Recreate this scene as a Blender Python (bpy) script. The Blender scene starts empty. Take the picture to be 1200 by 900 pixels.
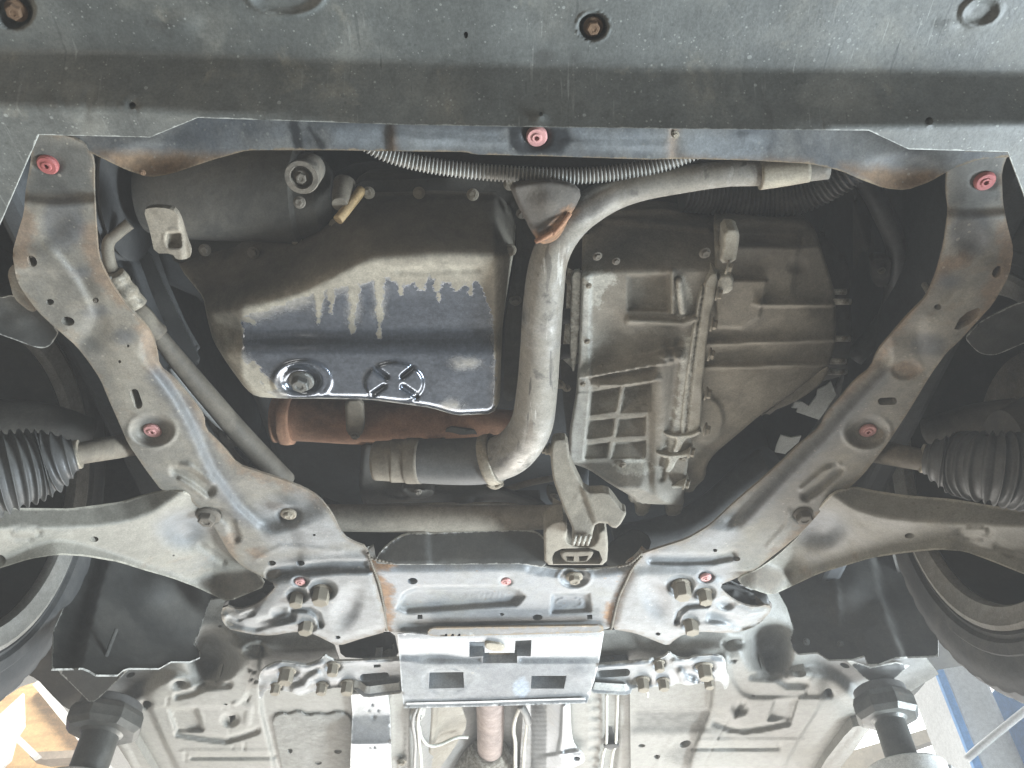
import bpy, bmesh, math, random
import numpy as np
from mathutils import Vector, Matrix, Quaternion
from mathutils.geometry import delaunay_2d_cdt

random.seed(7)
SC = bpy.context.scene
COL = SC.collection
# ---------------------------------------------------------------- camera
CAMZ, PITCH, FPX = 1.10, math.radians(46.0), 950.0
cam_d = bpy.data.cameras.new('camera')
cam = bpy.data.objects.new('camera', cam_d)
COL.objects.link(cam)
cam.location = (0, 0, CAMZ)
cam.rotation_euler = (math.radians(90) + PITCH, 0, 0)
cam_d.sensor_width = 36.0
cam_d.lens = FPX / 1200.0 * 36.0
cam_d.clip_start, cam_d.clip_end = 0.02, 200
SC.camera = cam
# ---------------------------------------------------------------- world and lamps
world = bpy.data.worlds.new('World')
SC.world = world
world.use_nodes = True
bg = world.node_tree.nodes['Background']
bg.inputs[0].default_value = (0.95, 0.96, 1.0, 1)
bg.inputs[1].default_value = 0.16


def area(name, loc, target, sx, sy, power, col):
    l = bpy.data.lights.new(name, 'AREA')
    l.shape = 'RECTANGLE'
    l.size, l.size_y, l.energy, l.color = sx, sy, power, col
    o = bpy.data.objects.new(name, l)
    COL.objects.link(o)
    o.location = loc
    o.rotation_euler = (Vector(target) - Vector(loc)).to_track_quat('-Z', 'Y').to_euler()
    return o


area('door_daylight', (0.4, 4.2, 0.55), (0.0, 1.2, 1.85), 4.6, 1.5, 250, (1.0, 0.965, 0.915))
area('side_fill', (2.7, 1.3, 0.25), (0.75, 0.85, 1.9), 1.8, 0.9, 105, (0.80, 0.91, 1.0)).data.spread = math.radians(75)  # added, unseen: cool fill lifting the right side like lens veil
area('front_fill', (-2.5, -0.9, 0.35), (0.0, 0.7, 1.9), 1.6, 1.2, 42, (1.0, 0.90, 0.76))  # added, unseen: warm fill for surfaces facing the front
area('rear_floor_fill', (0.0, 4.6, 4.9), (0.0, 4.2, 0.0), 4.0, 1.2, 220, (1.0, 0.98, 0.95))  # added, unseen: brightens the rear floor for bounce and pan reflections
SC.view_settings.view_transform = 'Standard'
SC.view_settings.look = 'None'
SC.view_settings.gamma = 1.0
SC.view_settings.exposure = 0.0
SC.render.engine = 'CYCLES'
SC.cycles.max_bounces = 6
SC.cycles.use_denoising = True

# ---------------------------------------------------------------- geometry of sight: a point seen at (px, py) lying h metres above the lens
SP, CP = math.sin(PITCH), math.cos(PITCH)


def unproj(px, py, h):
    px, py, h = np.asarray(px, float), np.asarray(py, float), np.asarray(h, float)
    u, v = (px - 600) / FPX, (450 - py) / FPX
    t = h / (SP + v * CP)
    return np.stack([u * t, t * (CP - v * SP), CAMZ + h], -1)


def P(px, py, h):
    return Vector(unproj(px, py, h).tolist())


def mpx(py, h):                       # metres per pixel there
    return h / (SP + (450 - py) / FPX * CP) / FPX


# ---------------------------------------------------------------- objects
WL = {}


def link(name, me, parent=None, origin=None, mat=None, label=None, kind=None, smooth=None):
    """link mesh (world coordinates) as an object whose origin is its own centre (or `origin`)"""
    if origin is None:
        n = len(me.vertices)
        co = np.empty(n * 3)
        me.vertices.foreach_get('co', co)
        co = co.reshape(-1, 3)
        origin = Vector(((co.min(0) + co.max(0)) / 2).tolist())
    me.transform(Matrix.Translation(-origin))
    o = bpy.data.objects.new(name, me)
    COL.objects.link(o)
    place(o, origin, parent)
    if mat is not None:
        me.materials.append(mat)
    if label:
        o['label'] = label
    if kind:
        o['kind'] = kind
    if smooth is not None:
        for p in me.polygons:
            p.use_smooth = smooth
    return o


def place(o, w, parent=None):
    w = Vector(w)
    WL[o.name] = w
    o.location = w - (WL[parent.name] if parent else Vector((0, 0, 0)))
    if parent:
        o.parent = parent


def thing(name, label, cat, loc, group=None):
    o = bpy.data.objects.new(name, None)
    COL.objects.link(o)
    o.empty_display_size = 0.1
    place(o, loc)
    o['label'], o['category'] = label, cat
    if group:
        o['group'] = group
    return o


# ---------------------------------------------------------------- 2-D helpers (photo pixels)
def chaikin(p, n=1, closed=True):
    p = np.asarray(p, float)
    for _ in range(n):
        q = np.roll(p, -1, 0) if closed else p[1:]
        a = p if closed else p[:-1]
        # short corner cuts, never more than 5 px so that drawn corners keep their place
        L = np.linalg.norm(q - a, axis=1, keepdims=True)
        f = np.minimum(0.25, 5.0 / np.maximum(L, 1e-6))
        out = np.stack([a + (q - a) * f, a + (q - a) * (1 - f)], 1).reshape(-1, 2)
        if not closed:
            out = np.vstack([p[:1], out[1:-1], p[-1:]])
        p = out
    return p


def densify(p, step, closed=True):
    p = np.asarray(p, float)
    out = []
    n = len(p)
    for i in range(n if closed else n - 1):
        a, b = p[i], p[(i + 1) % n]
        k = max(1, int(math.ceil(np.linalg.norm(b - a) / step)))
        for j in range(k):
            out.append(a + (b - a) * j / k)
    if not closed:
        out.append(p[-1])
    return np.array(out)


def inside(X, Y, poly):
    poly = np.asarray(poly, float)
    r = np.zeros(X.shape, bool)
    x0, y0 = poly[-1]
    for x1, y1 in poly:
        c = ((y1 > Y) != (y0 > Y))
        with np.errstate(divide='ignore', invalid='ignore'):
            xi = (x0 - x1) * (Y - y1) / (y0 - y1) + x1
        r ^= c & (X < xi)
        x0, y0 = x1, y1
    return r


def segdist(X, Y, pts, closed=False):
    """distance to a polyline and the side (+1: right-hand side while walking it in image pixels, y down)"""
    pts = np.asarray(pts, float)
    best = np.full(X.shape, 1e9)
    side = np.ones(X.shape)
    n = len(pts)
    for i in range(n if closed else n - 1):
        a, b = pts[i], pts[(i + 1) % n]
        d = b - a
        L2 = max(d @ d, 1e-9)
        t = ((X - a[0]) * d[0] + (Y - a[1]) * d[1]) / L2
        tc = np.clip(t, 0, 1)
        dx, dy = X - (a[0] + tc * d[0]), Y - (a[1] + tc * d[1])
        dist = np.hypot(dx, dy)
        cr = d[0] * (Y - a[1]) - d[1] * (X - a[0])
        m = dist < best - 1e-6
        best = np.where(m, dist, best)
        side = np.where(m, np.where(cr >= 0, 1.0, -1.0), side)
    return best, side


def sst(t):
    t = np.clip(t, 0, 1)
    return t * t * (3 - 2 * t)


# feature = closure (X, Y) -> metres towards the ground (positive = proud, negative = pressed in)
def blob(cx, cy, rx, ry, d, flat=0.0, rot=0.0):
    cr, sr = math.cos(math.radians(rot)), math.sin(math.radians(rot))

    def f(X, Y):
        x, y = (X - cx) * cr + (Y - cy) * sr, -(X - cx) * sr + (Y - cy) * cr
        r = np.hypot(x / rx, y / ry)
        return d * sst((1 - r) / (1 - flat))
    return f


def ring(cx, cy, rx, ry, w, d, rot=0.0):
    cr, sr = math.cos(math.radians(rot)), math.sin(math.radians(rot))

    def f(X, Y):
        x, y = (X - cx) * cr + (Y - cy) * sr, -(X - cx) * sr + (Y - cy) * cr
        r = np.abs(np.hypot(x / rx, y / ry) - 1) * (rx + ry) / 2
        return d * sst(1 - r / w)
    return f


def ridge(pts, w, d, flat=0.3):
    def f(X, Y):
        dist, _ = segdist(X, Y, pts)
        return d * sst((1 - dist / w) / (1 - flat))
    return f


def plate(poly, soft, d):
    def f(X, Y):
        dist, _ = segdist(X, Y, poly, True)
        s = np.where(inside(X, Y, poly), dist, -dist)
        return d * sst(0.5 + s / (2 * soft))
    return f


def extended(pts, k=1500.0):
    p = np.asarray(pts, float)
    a, b = p[0] - p[1], p[-1] - p[-2]
    return np.vstack([p[0] + a / np.linalg.norm(a) * k, p[1:-1], p[-1] + b / np.linalg.norm(b) * k])


def signed(X, Y, pts, end):
    """signed distance to the polyline run on past its ends, and a factor that fades out past them"""
    p = chaikin(pts, 2, False) if len(pts) > 2 else np.asarray(pts, float)
    df, _ = segdist(X, Y, p)
    a, b = p[0] - p[1], p[-1] - p[-2]
    q = np.vstack([p[0] + a / np.linalg.norm(a) * 1500, p, p[-1] + b / np.linalg.norm(b) * 1500])
    de, s = segdist(X, Y, q)
    return s * de, sst(1 - np.maximum(0, df - de - 2) / end)


def step_(pts, w, d, side=1, end=22.0, decay=None):
    w = max(w, 2.2)

    def f(X, Y):
        s, e = signed(X, Y, pts, end)
        s = s * side
        v = d * sst(0.5 + s / (2 * w)) * e
        if decay is not None:
            v = v * np.exp(-np.maximum(0, s - w) / decay)
        return v
    return f


def fold(pts, slope, side=1, mx=999, soft=3.0, end=60.0):
    """beyond the polyline the sheet bends by slope metres per pixel (positive = down)"""
    def f(X, Y):
        s, e = signed(X, Y, pts, end)
        t = np.clip(side * s, -soft, mx)
        q = np.where(t > soft, t, (t + soft) ** 2 / (4 * soft))
        return slope * q * e
    return f


def rough_(amp, scale, seed=0):
    rs = np.random.RandomState(seed)
    ph, an, fr = rs.rand(14) * 6.28, rs.rand(14) * 6.28, (0.4 + rs.rand(14) * 1.6) / scale

    def f(X, Y):
        z = np.zeros(X.shape)
        for p_, a_, k in zip(ph, an, fr):
            z += np.sin((X * math.cos(a_) + Y * math.sin(a_)) * k + p_) / (k * scale + .5)
        return amp * z / 6
    return f


def ell(cx, cy, rx, ry, rot=0, n=20):
    cr, sr = math.cos(math.radians(rot)), math.sin(math.radians(rot))
    return [(cx + rx * math.cos(a) * cr - ry * math.sin(a) * sr, cy + rx * math.cos(a) * sr + ry * math.sin(a) * cr)
            for a in [2 * math.pi * i / n for i in range(n)]]


def slot(x0, y0, x1, y1, r, n=8):
    a = math.atan2(y1 - y0, x1 - x0)
    return [(x1 + r * math.cos(a + t), y1 + r * math.sin(a + t)) for t in np.linspace(-math.pi / 2, math.pi / 2, n)] + \
           [(x0 + r * math.cos(a + t), y0 + r * math.sin(a + t)) for t in np.linspace(math.pi / 2, 3 * math.pi / 2, n)]


# mask polygons for wear and painted shade: value = signed distance in tens of pixels, positive inside
def mval(X, Y, items):
    v = np.full(X.shape, -10.0)
    for it in items:
        if it[0] == 'poly':
            d, _ = segdist(X, Y, it[1], True)
            s = np.where(inside(X, Y, it[1]), d, -d) / 10
            v = np.maximum(v, s)
        elif it[0] == 'line':
            d, _ = segdist(X, Y, it[1])
            v = np.maximum(v, (it[2] - d) / 10)
        elif it[0] == 'cut':
            d, _ = segdist(X, Y, it[1])
            v = np.minimum(v, (d - it[2]) / 10)
        elif it[0] == 'ell':
            cx, cy, rx, ry = it[1:5]
            r = np.hypot((X - cx) / rx, (Y - cy) / ry)
            v = np.maximum(v, (1 - r) * (rx + ry) / 20)
    return v


def panel(name, parent, outline, h, mat, feats=(), holes=(), step=4.0, rings=((0, .003), (16, .018)), rnd=None,
          masks=None, ch=1, dense=(), label=None, hole_depth=.035, kind=None, flat=False):
    """a pressed or cast sheet seen from below: outline in photo pixels, h = metres above the lens, real relief from feats"""
    out = densify(chaikin(outline, ch), step) if ch else densify(outline, step)
    # orientation: make it run so that the interior is on a known side
    A = np.sum(out[:, 0] * np.roll(out[:, 1], -1) - np.roll(out[:, 0], -1) * out[:, 1])
    if A < 0:
        out = out[::-1]
    hs = []
    for hp in holes:
        hp = np.array(hp, float)
        a = np.sum(hp[:, 0] * np.roll(hp[:, 1], -1) - np.roll(hp[:, 0], -1) * hp[:, 1])
        hs.append(hp if a > 0 else hp[::-1])
    x0, y0 = out.min(0)
    x1, y1 = out.max(0)
    gx, gy = np.meshgrid(np.arange(x0, x1 + step, step), np.arange(y0, y1 + step, step * .87))
    gx = gx + (np.arange(gx.shape[0]) % 2)[:, None] * step * .5
    pts = np.stack([gx.ravel(), gy.ravel()], 1)
    keep = np.ones(len(pts), bool)
    for (a, b, c, d, s) in dense:
        keep &= ~((pts[:, 0] > a) & (pts[:, 0] < c) & (pts[:, 1] > b) & (pts[:, 1] < d))
    pts = [pts[keep]]
    sp = [np.full(len(pts[0]), step)]
    for (a, b, c, d, s) in dense:
        ux, uy = np.meshgrid(np.arange(a, c, s), np.arange(b, d, s))
        q = np.stack([ux.ravel(), uy.ravel()], 1)
        pts.append(q)
        sp.append(np.full(len(q), s))
    pts, sp = np.vstack(pts), np.concatenate(sp)
    ins = inside(pts[:, 0], pts[:, 1], out)
    dist, _ = segdist(pts[:, 0], pts[:, 1], out, True)
    ins &= dist > sp * .55
    if rnd:                                      # a row of points just inside the edge carries the rounding
        tg = np.roll(out, -1, 0) - np.roll(out, 1, 0)
        nr = np.stack([-tg[:, 1], tg[:, 0]], 1) / np.maximum(np.linalg.norm(tg, axis=1, keepdims=True), 1e-6)
        ext = []
        ins &= dist > rnd[0]
        for k in (.25, .6, 1.0):
            q = out + nr * rnd[0] * k
            dq, _ = segdist(q[:, 0], q[:, 1], out, True)
            ok = inside(q[:, 0], q[:, 1], out) & (dq > rnd[0] * k * .9)
            ext.append(q[ok])
        ext = np.vstack(ext)
    else:
        ext = np.zeros((0, 2))
    for hp in hs:
        dh, _ = segdist(pts[:, 0], pts[:, 1], hp, True)
        ins &= ~inside(pts[:, 0], pts[:, 1], hp) & (dh > sp * .45)
        if len(ext):
            ext = ext[~inside(ext[:, 0], ext[:, 1], hp)]
    loops = [out] + hs
    verts = np.vstack([out] + hs + [pts[ins], ext])
    edges, k = [], 0
    for lp in loops:
        n = len(lp)
        edges += [(k + i, k + (i + 1) % n) for i in range(n)]
        k += n
    r = delaunay_2d_cdt([Vector(v) for v in verts.tolist()], edges, [], 0, 1e-4)
    V = np.array([(v.x, v.y) for v in r[0]])
    F = np.array([f[:] for f in r[2] if len(f) == 3])
    cen = V[F].mean(1)
    ok = inside(cen[:, 0], cen[:, 1], out)
    for hp in hs:
        ok &= ~inside(cen[:, 0], cen[:, 1], hp)
    F = F[ok]
    X, Y = V[:, 0], V[:, 1]

    def height(X, Y):
        z = h(X, Y) if callable(h) else np.full(X.shape, float(h))
        z = np.array(z, float)
        for f in feats:
            z = z - f(X, Y)
        if rnd:
            d, _ = segdist(X, Y, out, True)
            q = np.clip(1 - d / rnd[0], 0, 1)
            z = z + rnd[1] * (1 - np.sqrt(1 - q * q * .999))
        return z
    H = height(X, Y)
    co = unproj(X, Y, H)
    # face the lens
    a, b, c = co[F[:, 0]], co[F[:, 1]], co[F[:, 2]]
    nn = np.cross(b - a, c - a)
    eye = np.array([0, 0, CAMZ])
    flip = np.einsum('ij,ij->i', nn, eye - (a + b + c) / 3) < 0
    F[flip] = F[flip][:, ::-1]
    vs, fs = [co], [F.tolist()]
    px = [V]
    base = len(co)
    quads = []
    # rim
    tg = np.roll(out, -1, 0) - np.roll(out, 1, 0)
    nr = np.stack([-tg[:, 1], tg[:, 0]], 1) / np.maximum(np.linalg.norm(tg, axis=1, keepdims=True), 1e-6)
    if rings:
        h0 = height(out[:, 0], out[:, 1])
        prev = None
        n = len(out)
        layers = [(0, 0.0)] + list(rings)
        for (ins_, dz) in layers:
            q = out + nr * ins_
            w = unproj(q[:, 0], q[:, 1], h0)
            w[:, 2] += dz
            vs.append(w)
            px.append(out)
            if prev is not None:
                for i in range(n):
                    j = (i + 1) % n
                    quads.append((prev + i, prev + j, base + j, base + i))
            prev = base
            base += n
        pass
    for hp in hs:
        h0 = height(hp[:, 0], hp[:, 1])
        w = unproj(hp[:, 0], hp[:, 1], h0)
        n = len(hp)
        w2 = w.copy()
        w2[:, 2] = w[:, 2].max() + hole_depth
        vs += [w, w2]
        px += [hp, hp]
        for i in range(n):
            j = (i + 1) % n
            quads.append((base + j, base + i, base + n + i, base + n + j))
        quads.append(tuple(range(base + n, base + 2 * n)))
        base += 2 * n
    vs = np.vstack(vs)
    px = np.vstack(px)
    me = bpy.data.meshes.new(name)
    me.from_pydata(vs.tolist(), [], fs[0] + quads)
    nt = len(fs[0])
    sm = np.zeros(len(me.polygons), bool)
    if not flat:
        sm[:nt] = True
    me.polygons.foreach_set('use_smooth', sm)
    ed, _ = segdist(px[:, 0], px[:, 1], out, True)
    at = me.attributes.new('edge', 'FLOAT', 'POINT')
    at.data.foreach_set('value', (ed / 10).astype(np.float32))
    for m in ('m1', 'm2', 'm3', 'm4'):
        at = me.attributes.new(m, 'FLOAT', 'POINT')
        val = mval(px[:, 0], px[:, 1], (masks or {}).get(m, []))
        at.data.foreach_set('value', val.astype(np.float32))
    me.update()
    return link(name, me, parent, mat=mat, label=label, kind=kind)


# ---------------------------------------------------------------- tubes, lathes, bolts, boxes
def catmull(pts, n=8):
    p = [np.array(q, float) for q in pts]
    p = [2 * p[0] - p[1]] + p + [2 * p[-1] - p[-2]]
    out = []
    for i in range(1, len(p) - 2):
        for k in range(n):
            t = k / n
            out.append(.5 * ((2 * p[i]) + (-p[i - 1] + p[i + 1]) * t + (2 * p[i - 1] - 5 * p[i] + 4 * p[i + 1] - p[i + 2]) * t * t
                             + (-p[i - 1] + 3 * p[i] - 3 * p[i + 1] + p[i + 2]) * t ** 3))
    out.append(p[-2])
    return np.array(out)


def sweep_mesh(name, pts, rad, segs=18, cap=True, squash=1.0):
    """pts Nx3 world, rad N"""
    pts = np.asarray(pts, float)
    n = len(pts)
    T = np.gradient(pts, axis=0)
    T /= np.linalg.norm(T, axis=1, keepdims=True)
    up = np.array([0, 0, 1.0]) if abs(T[0][2]) < .9 else np.array([1.0, 0, 0])
    N = np.cross(T[0], up)
    N /= np.linalg.norm(N)
    vs = []
    for i in range(n):
        N = N - T[i] * (N @ T[i])
        N /= np.linalg.norm(N)
        B = np.cross(T[i], N)
        for k in range(segs):
            a = 2 * math.pi * k / segs
            vs.append(pts[i] + rad[i] * (N * math.cos(a) + B * math.sin(a) * squash))
    fs = []
    for i in range(n - 1):
        for k in range(segs):
            l = (k + 1) % segs
            fs.append((i * segs + k, i * segs + l, (i + 1) * segs + l, (i + 1) * segs + k))
    if cap:
        fs.append(tuple(reversed(range(segs))))
        fs.append(tuple(range((n - 1) * segs, n * segs)))
    me = bpy.data.meshes.new(name)
    me.from_pydata([v.tolist() for v in vs], [], fs)
    bm = bmesh.new()
    bm.from_mesh(me)
    bmesh.ops.recalc_face_normals(bm, faces=bm.faces)
    bm.to_mesh(me)
    bm.free()
    for p in me.polygons:
        p.use_smooth = len(p.vertices) == 4
    return me


def tube(name, parent, pts, r, mat, segs=18, n=8, corr=None, label=None, kind=None, squash=1.0):
    """pts (px, py, h); r in pixels (number or list per point); corr=(pitch px, depth fraction)"""
    r = [r] * len(pts) if isinstance(r, (int, float)) else r
    W = np.array([[*unproj(x, y, h), rr * mpx(y, h)] for (x, y, h), rr in zip(pts, r)])
    S = catmull(W, n)
    if corr:
        seg = np.linalg.norm(np.diff(S[:, :3], axis=0), axis=1)
        L = np.concatenate([[0], np.cumsum(seg)])
        pitch = corr[0] * mpx(pts[len(pts) // 2][1], pts[len(pts) // 2][2])
        m = int(L[-1] / pitch * (6 if len(corr) < 3 else 12))
        l = np.linspace(0, L[-1], m)
        S = np.stack([np.interp(l, L, S[:, i]) for i in range(4)], 1)
        S[:, 3] *= 1 + corr[1] * (np.clip(1.6 * np.sin(l / pitch * 2 * math.pi), -1, 1) if len(corr) < 3 else 1 - 2 * np.abs(np.sin(l / pitch * math.pi)) ** .7)
    me = sweep_mesh(name, S[:, :3], S[:, 3], segs, squash=squash)
    return link(name, me, parent, mat=mat, label=label, kind=kind)


def lathe(name, parent, origin, axis, prof, mat, segs=32, label=None, group=None, sharp=30, cap=True):
    """prof = [(along axis, radius)...] metres"""
    ax = Vector(axis).normalized()
    a = ax.orthogonal().normalized()
    b = ax.cross(a)
    o = Vector(origin)
    vs, fs = [], []
    for s, r in prof:
        for k in range(segs):
            t = 2 * math.pi * k / segs
            vs.append(o + ax * s + (a * math.cos(t) + b * math.sin(t)) * r)
    for i in range(len(prof) - 1):
        for k in range(segs):
            l = (k + 1) % segs
            fs.append((i * segs + k, i * segs + l, (i + 1) * segs + l, (i + 1) * segs + k))
    if cap:
        fs.append(tuple(range(segs)))
        fs.append(tuple(range((len(prof) - 1) * segs, len(prof) * segs)))
    me = bpy.data.meshes.new(name)
    me.from_pydata([tuple(v) for v in vs], [], fs)
    bm = bmesh.new()
    bm.from_mesh(me)
    bmesh.ops.remove_doubles(bm, verts=bm.verts, dist=1e-6)
    bmesh.ops.recalc_face_normals(bm, faces=bm.faces)
    for e in bm.edges:
        e.smooth = not (len(e.link_faces) == 2 and e.calc_face_angle(0) > math.radians(sharp))
    for f in bm.faces:
        f.smooth = True
    bm.to_mesh(me)
    bm.free()
    return link(name, me, parent, mat=mat, label=label)


BOLT = {}


def bolt_mesh(kind, mat):
    key = (kind, mat.name)
    if key in BOLT:
        return BOLT[key]
    bm = bmesh.new()

    def rings_(levels, n, rot=0.0):
        prev = None
        for (z, r) in levels:
            vs = [bm.verts.new((r * math.cos(2 * math.pi * k / n + rot), r * math.sin(2 * math.pi * k / n + rot), z)) for k in range(n)]
            if prev:
                for k in range(n):
                    bm.faces.new((prev[k], prev[(k + 1) % n], vs[(k + 1) % n], vs[k]))
            prev = vs
        bm.faces.new(prev)
    if kind == 'hex':
        rings_([(.1, 1.45), (-.12, 1.45), (-.28, 1.3), (-.34, 1.0)], 20)
        rings_([(-.2, 1.0), (-.95, 1.0), (-1.08, .86), (-1.08, .5), (-.98, .42)], 6, .3)
    elif kind == 'long':
        rings_([(.3, 1.15), (-.15, 1.15), (-.3, 1.0)], 20)
        rings_([(-.2, .95), (-1.7, .95), (-1.85, .85), (-1.85, .0001)], 6, .2)
    elif kind == 'insert':
        rings_([(.25, 1.0), (-.1, 1.0), (-.3, .86), (-.3, .5), (-.42, .42), (-.42, .24), (.1, .2)], 24)
    elif kind == 'dome':
        rings_([(.15, 1.25), (-.2, 1.25), (-.3, 1.1)], 20)
        rings_([(-.2, .8), (-.6, .75), (-.75, .5), (-.7, .3)], 6, .1)
    bmesh.ops.recalc_face_normals(bm, faces=bm.faces)
    me = bpy.data.meshes.new(kind + '_bolt')
    bm.to_mesh(me)
    bm.free()
    me.materials.append(mat)
    BOLT[key] = me
    return me


def bolt(parent, px, py, h, rpx, mat, kind='hex', axis=None, name='bolt', rot=None, label=None):
    o = bpy.data.objects.new(name, bolt_mesh(kind, mat))
    COL.objects.link(o)
    place(o, P(px, py, h), parent)
    s = rpx * mpx(py, h)
    o.scale = (s, s, s)
    q = Quaternion() if axis is None else Vector((0, 0, -1)).rotation_difference(Vector(axis).normalized())
    o.rotation_mode = 'QUATERNION'
    o.rotation_quaternion = q @ Quaternion((0, 0, 1), random.random() * 2 if rot is None else rot)
    if label:
        o['label'] = label
    return o


def boxmesh(name, parent, lo, hi, mat, bev=.004, rotz=0, label=None, kind=None, M=None):
    bm = bmesh.new()
    bmesh.ops.create_cube(bm, size=1)
    lo, hi = Vector(lo), Vector(hi)
    d = hi - lo
    for v in bm.verts:
        v.co = Vector((v.co.x * d.x, v.co.y * d.y, v.co.z * d.z))
    if bev:
        bmesh.ops.bevel(bm, geom=bm.edges[:], offset=bev, segments=2, affect='EDGES', profile=.5)
    X = Matrix.Translation((lo + hi) / 2) @ (M if M is not None else Matrix.Rotation(rotz, 4, 'Z'))
    bmesh.ops.transform(bm, matrix=X, verts=bm.verts)
    me = bpy.data.meshes.new(name)
    bm.to_mesh(me)
    bm.free()
    return link(name, me, parent, mat=mat, label=label, kind=kind)


# ---------------------------------------------------------------- materials
class NT:
    def __init__(s, m):
        s.t = m.node_tree
        s.n, s.l = s.t.nodes, s.t.links

    def add(s, typ, ins=None, **kw):
        nd = s.n.new(typ)
        for k, v in kw.items():
            setattr(nd, k, v)
        for k, v in (ins or {}).items():
            sock = nd.inputs[k]
            if hasattr(v, 'is_linked') or hasattr(v, 'links'):
                s.l.new(v, sock)
            else:
                sock.default_value = v
        return nd

    def noise(s, vec, scale, detail=5, rough=.6, dist=0.0):
        return s.add('ShaderNodeTexNoise', {'Vector': vec, 'Scale': scale, 'Detail': detail, 'Roughness': rough, 'Distortion': dist}).outputs['Fac']

    def rng(s, v, a, b, c=0.0, d=1.0):
        return s.add('ShaderNodeMapRange', {0: v, 1: a, 2: b, 3: c, 4: d}, interpolation_type='SMOOTHSTEP').outputs[0]

    def m(s, op, a, b=0.0):
        return s.add('ShaderNodeMath', {0: a, 1: b}, operation=op).outputs[0]

    def mix(s, f, a, b):
        nd = s.add('ShaderNodeMix', data_type='RGBA')
        for i, v in ((0, f), (6, a), (7, b)):
            if hasattr(v, 'links'):
                s.l.new(v, nd.inputs[i])
            else:
                nd.inputs[i].default_value = v if i == 0 else (*v[:3], 1)
        return nd.outputs[2]

    def mixf(s, f, a, b):
        nd = s.add('ShaderNodeMix', data_type='FLOAT')
        for i, v in ((0, f), (2, a), (3, b)):
            if hasattr(v, 'links'):
                s.l.new(v, nd.inputs[i])
            else:
                nd.inputs[i].default_value = v
        return nd.outputs[0]


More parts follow.
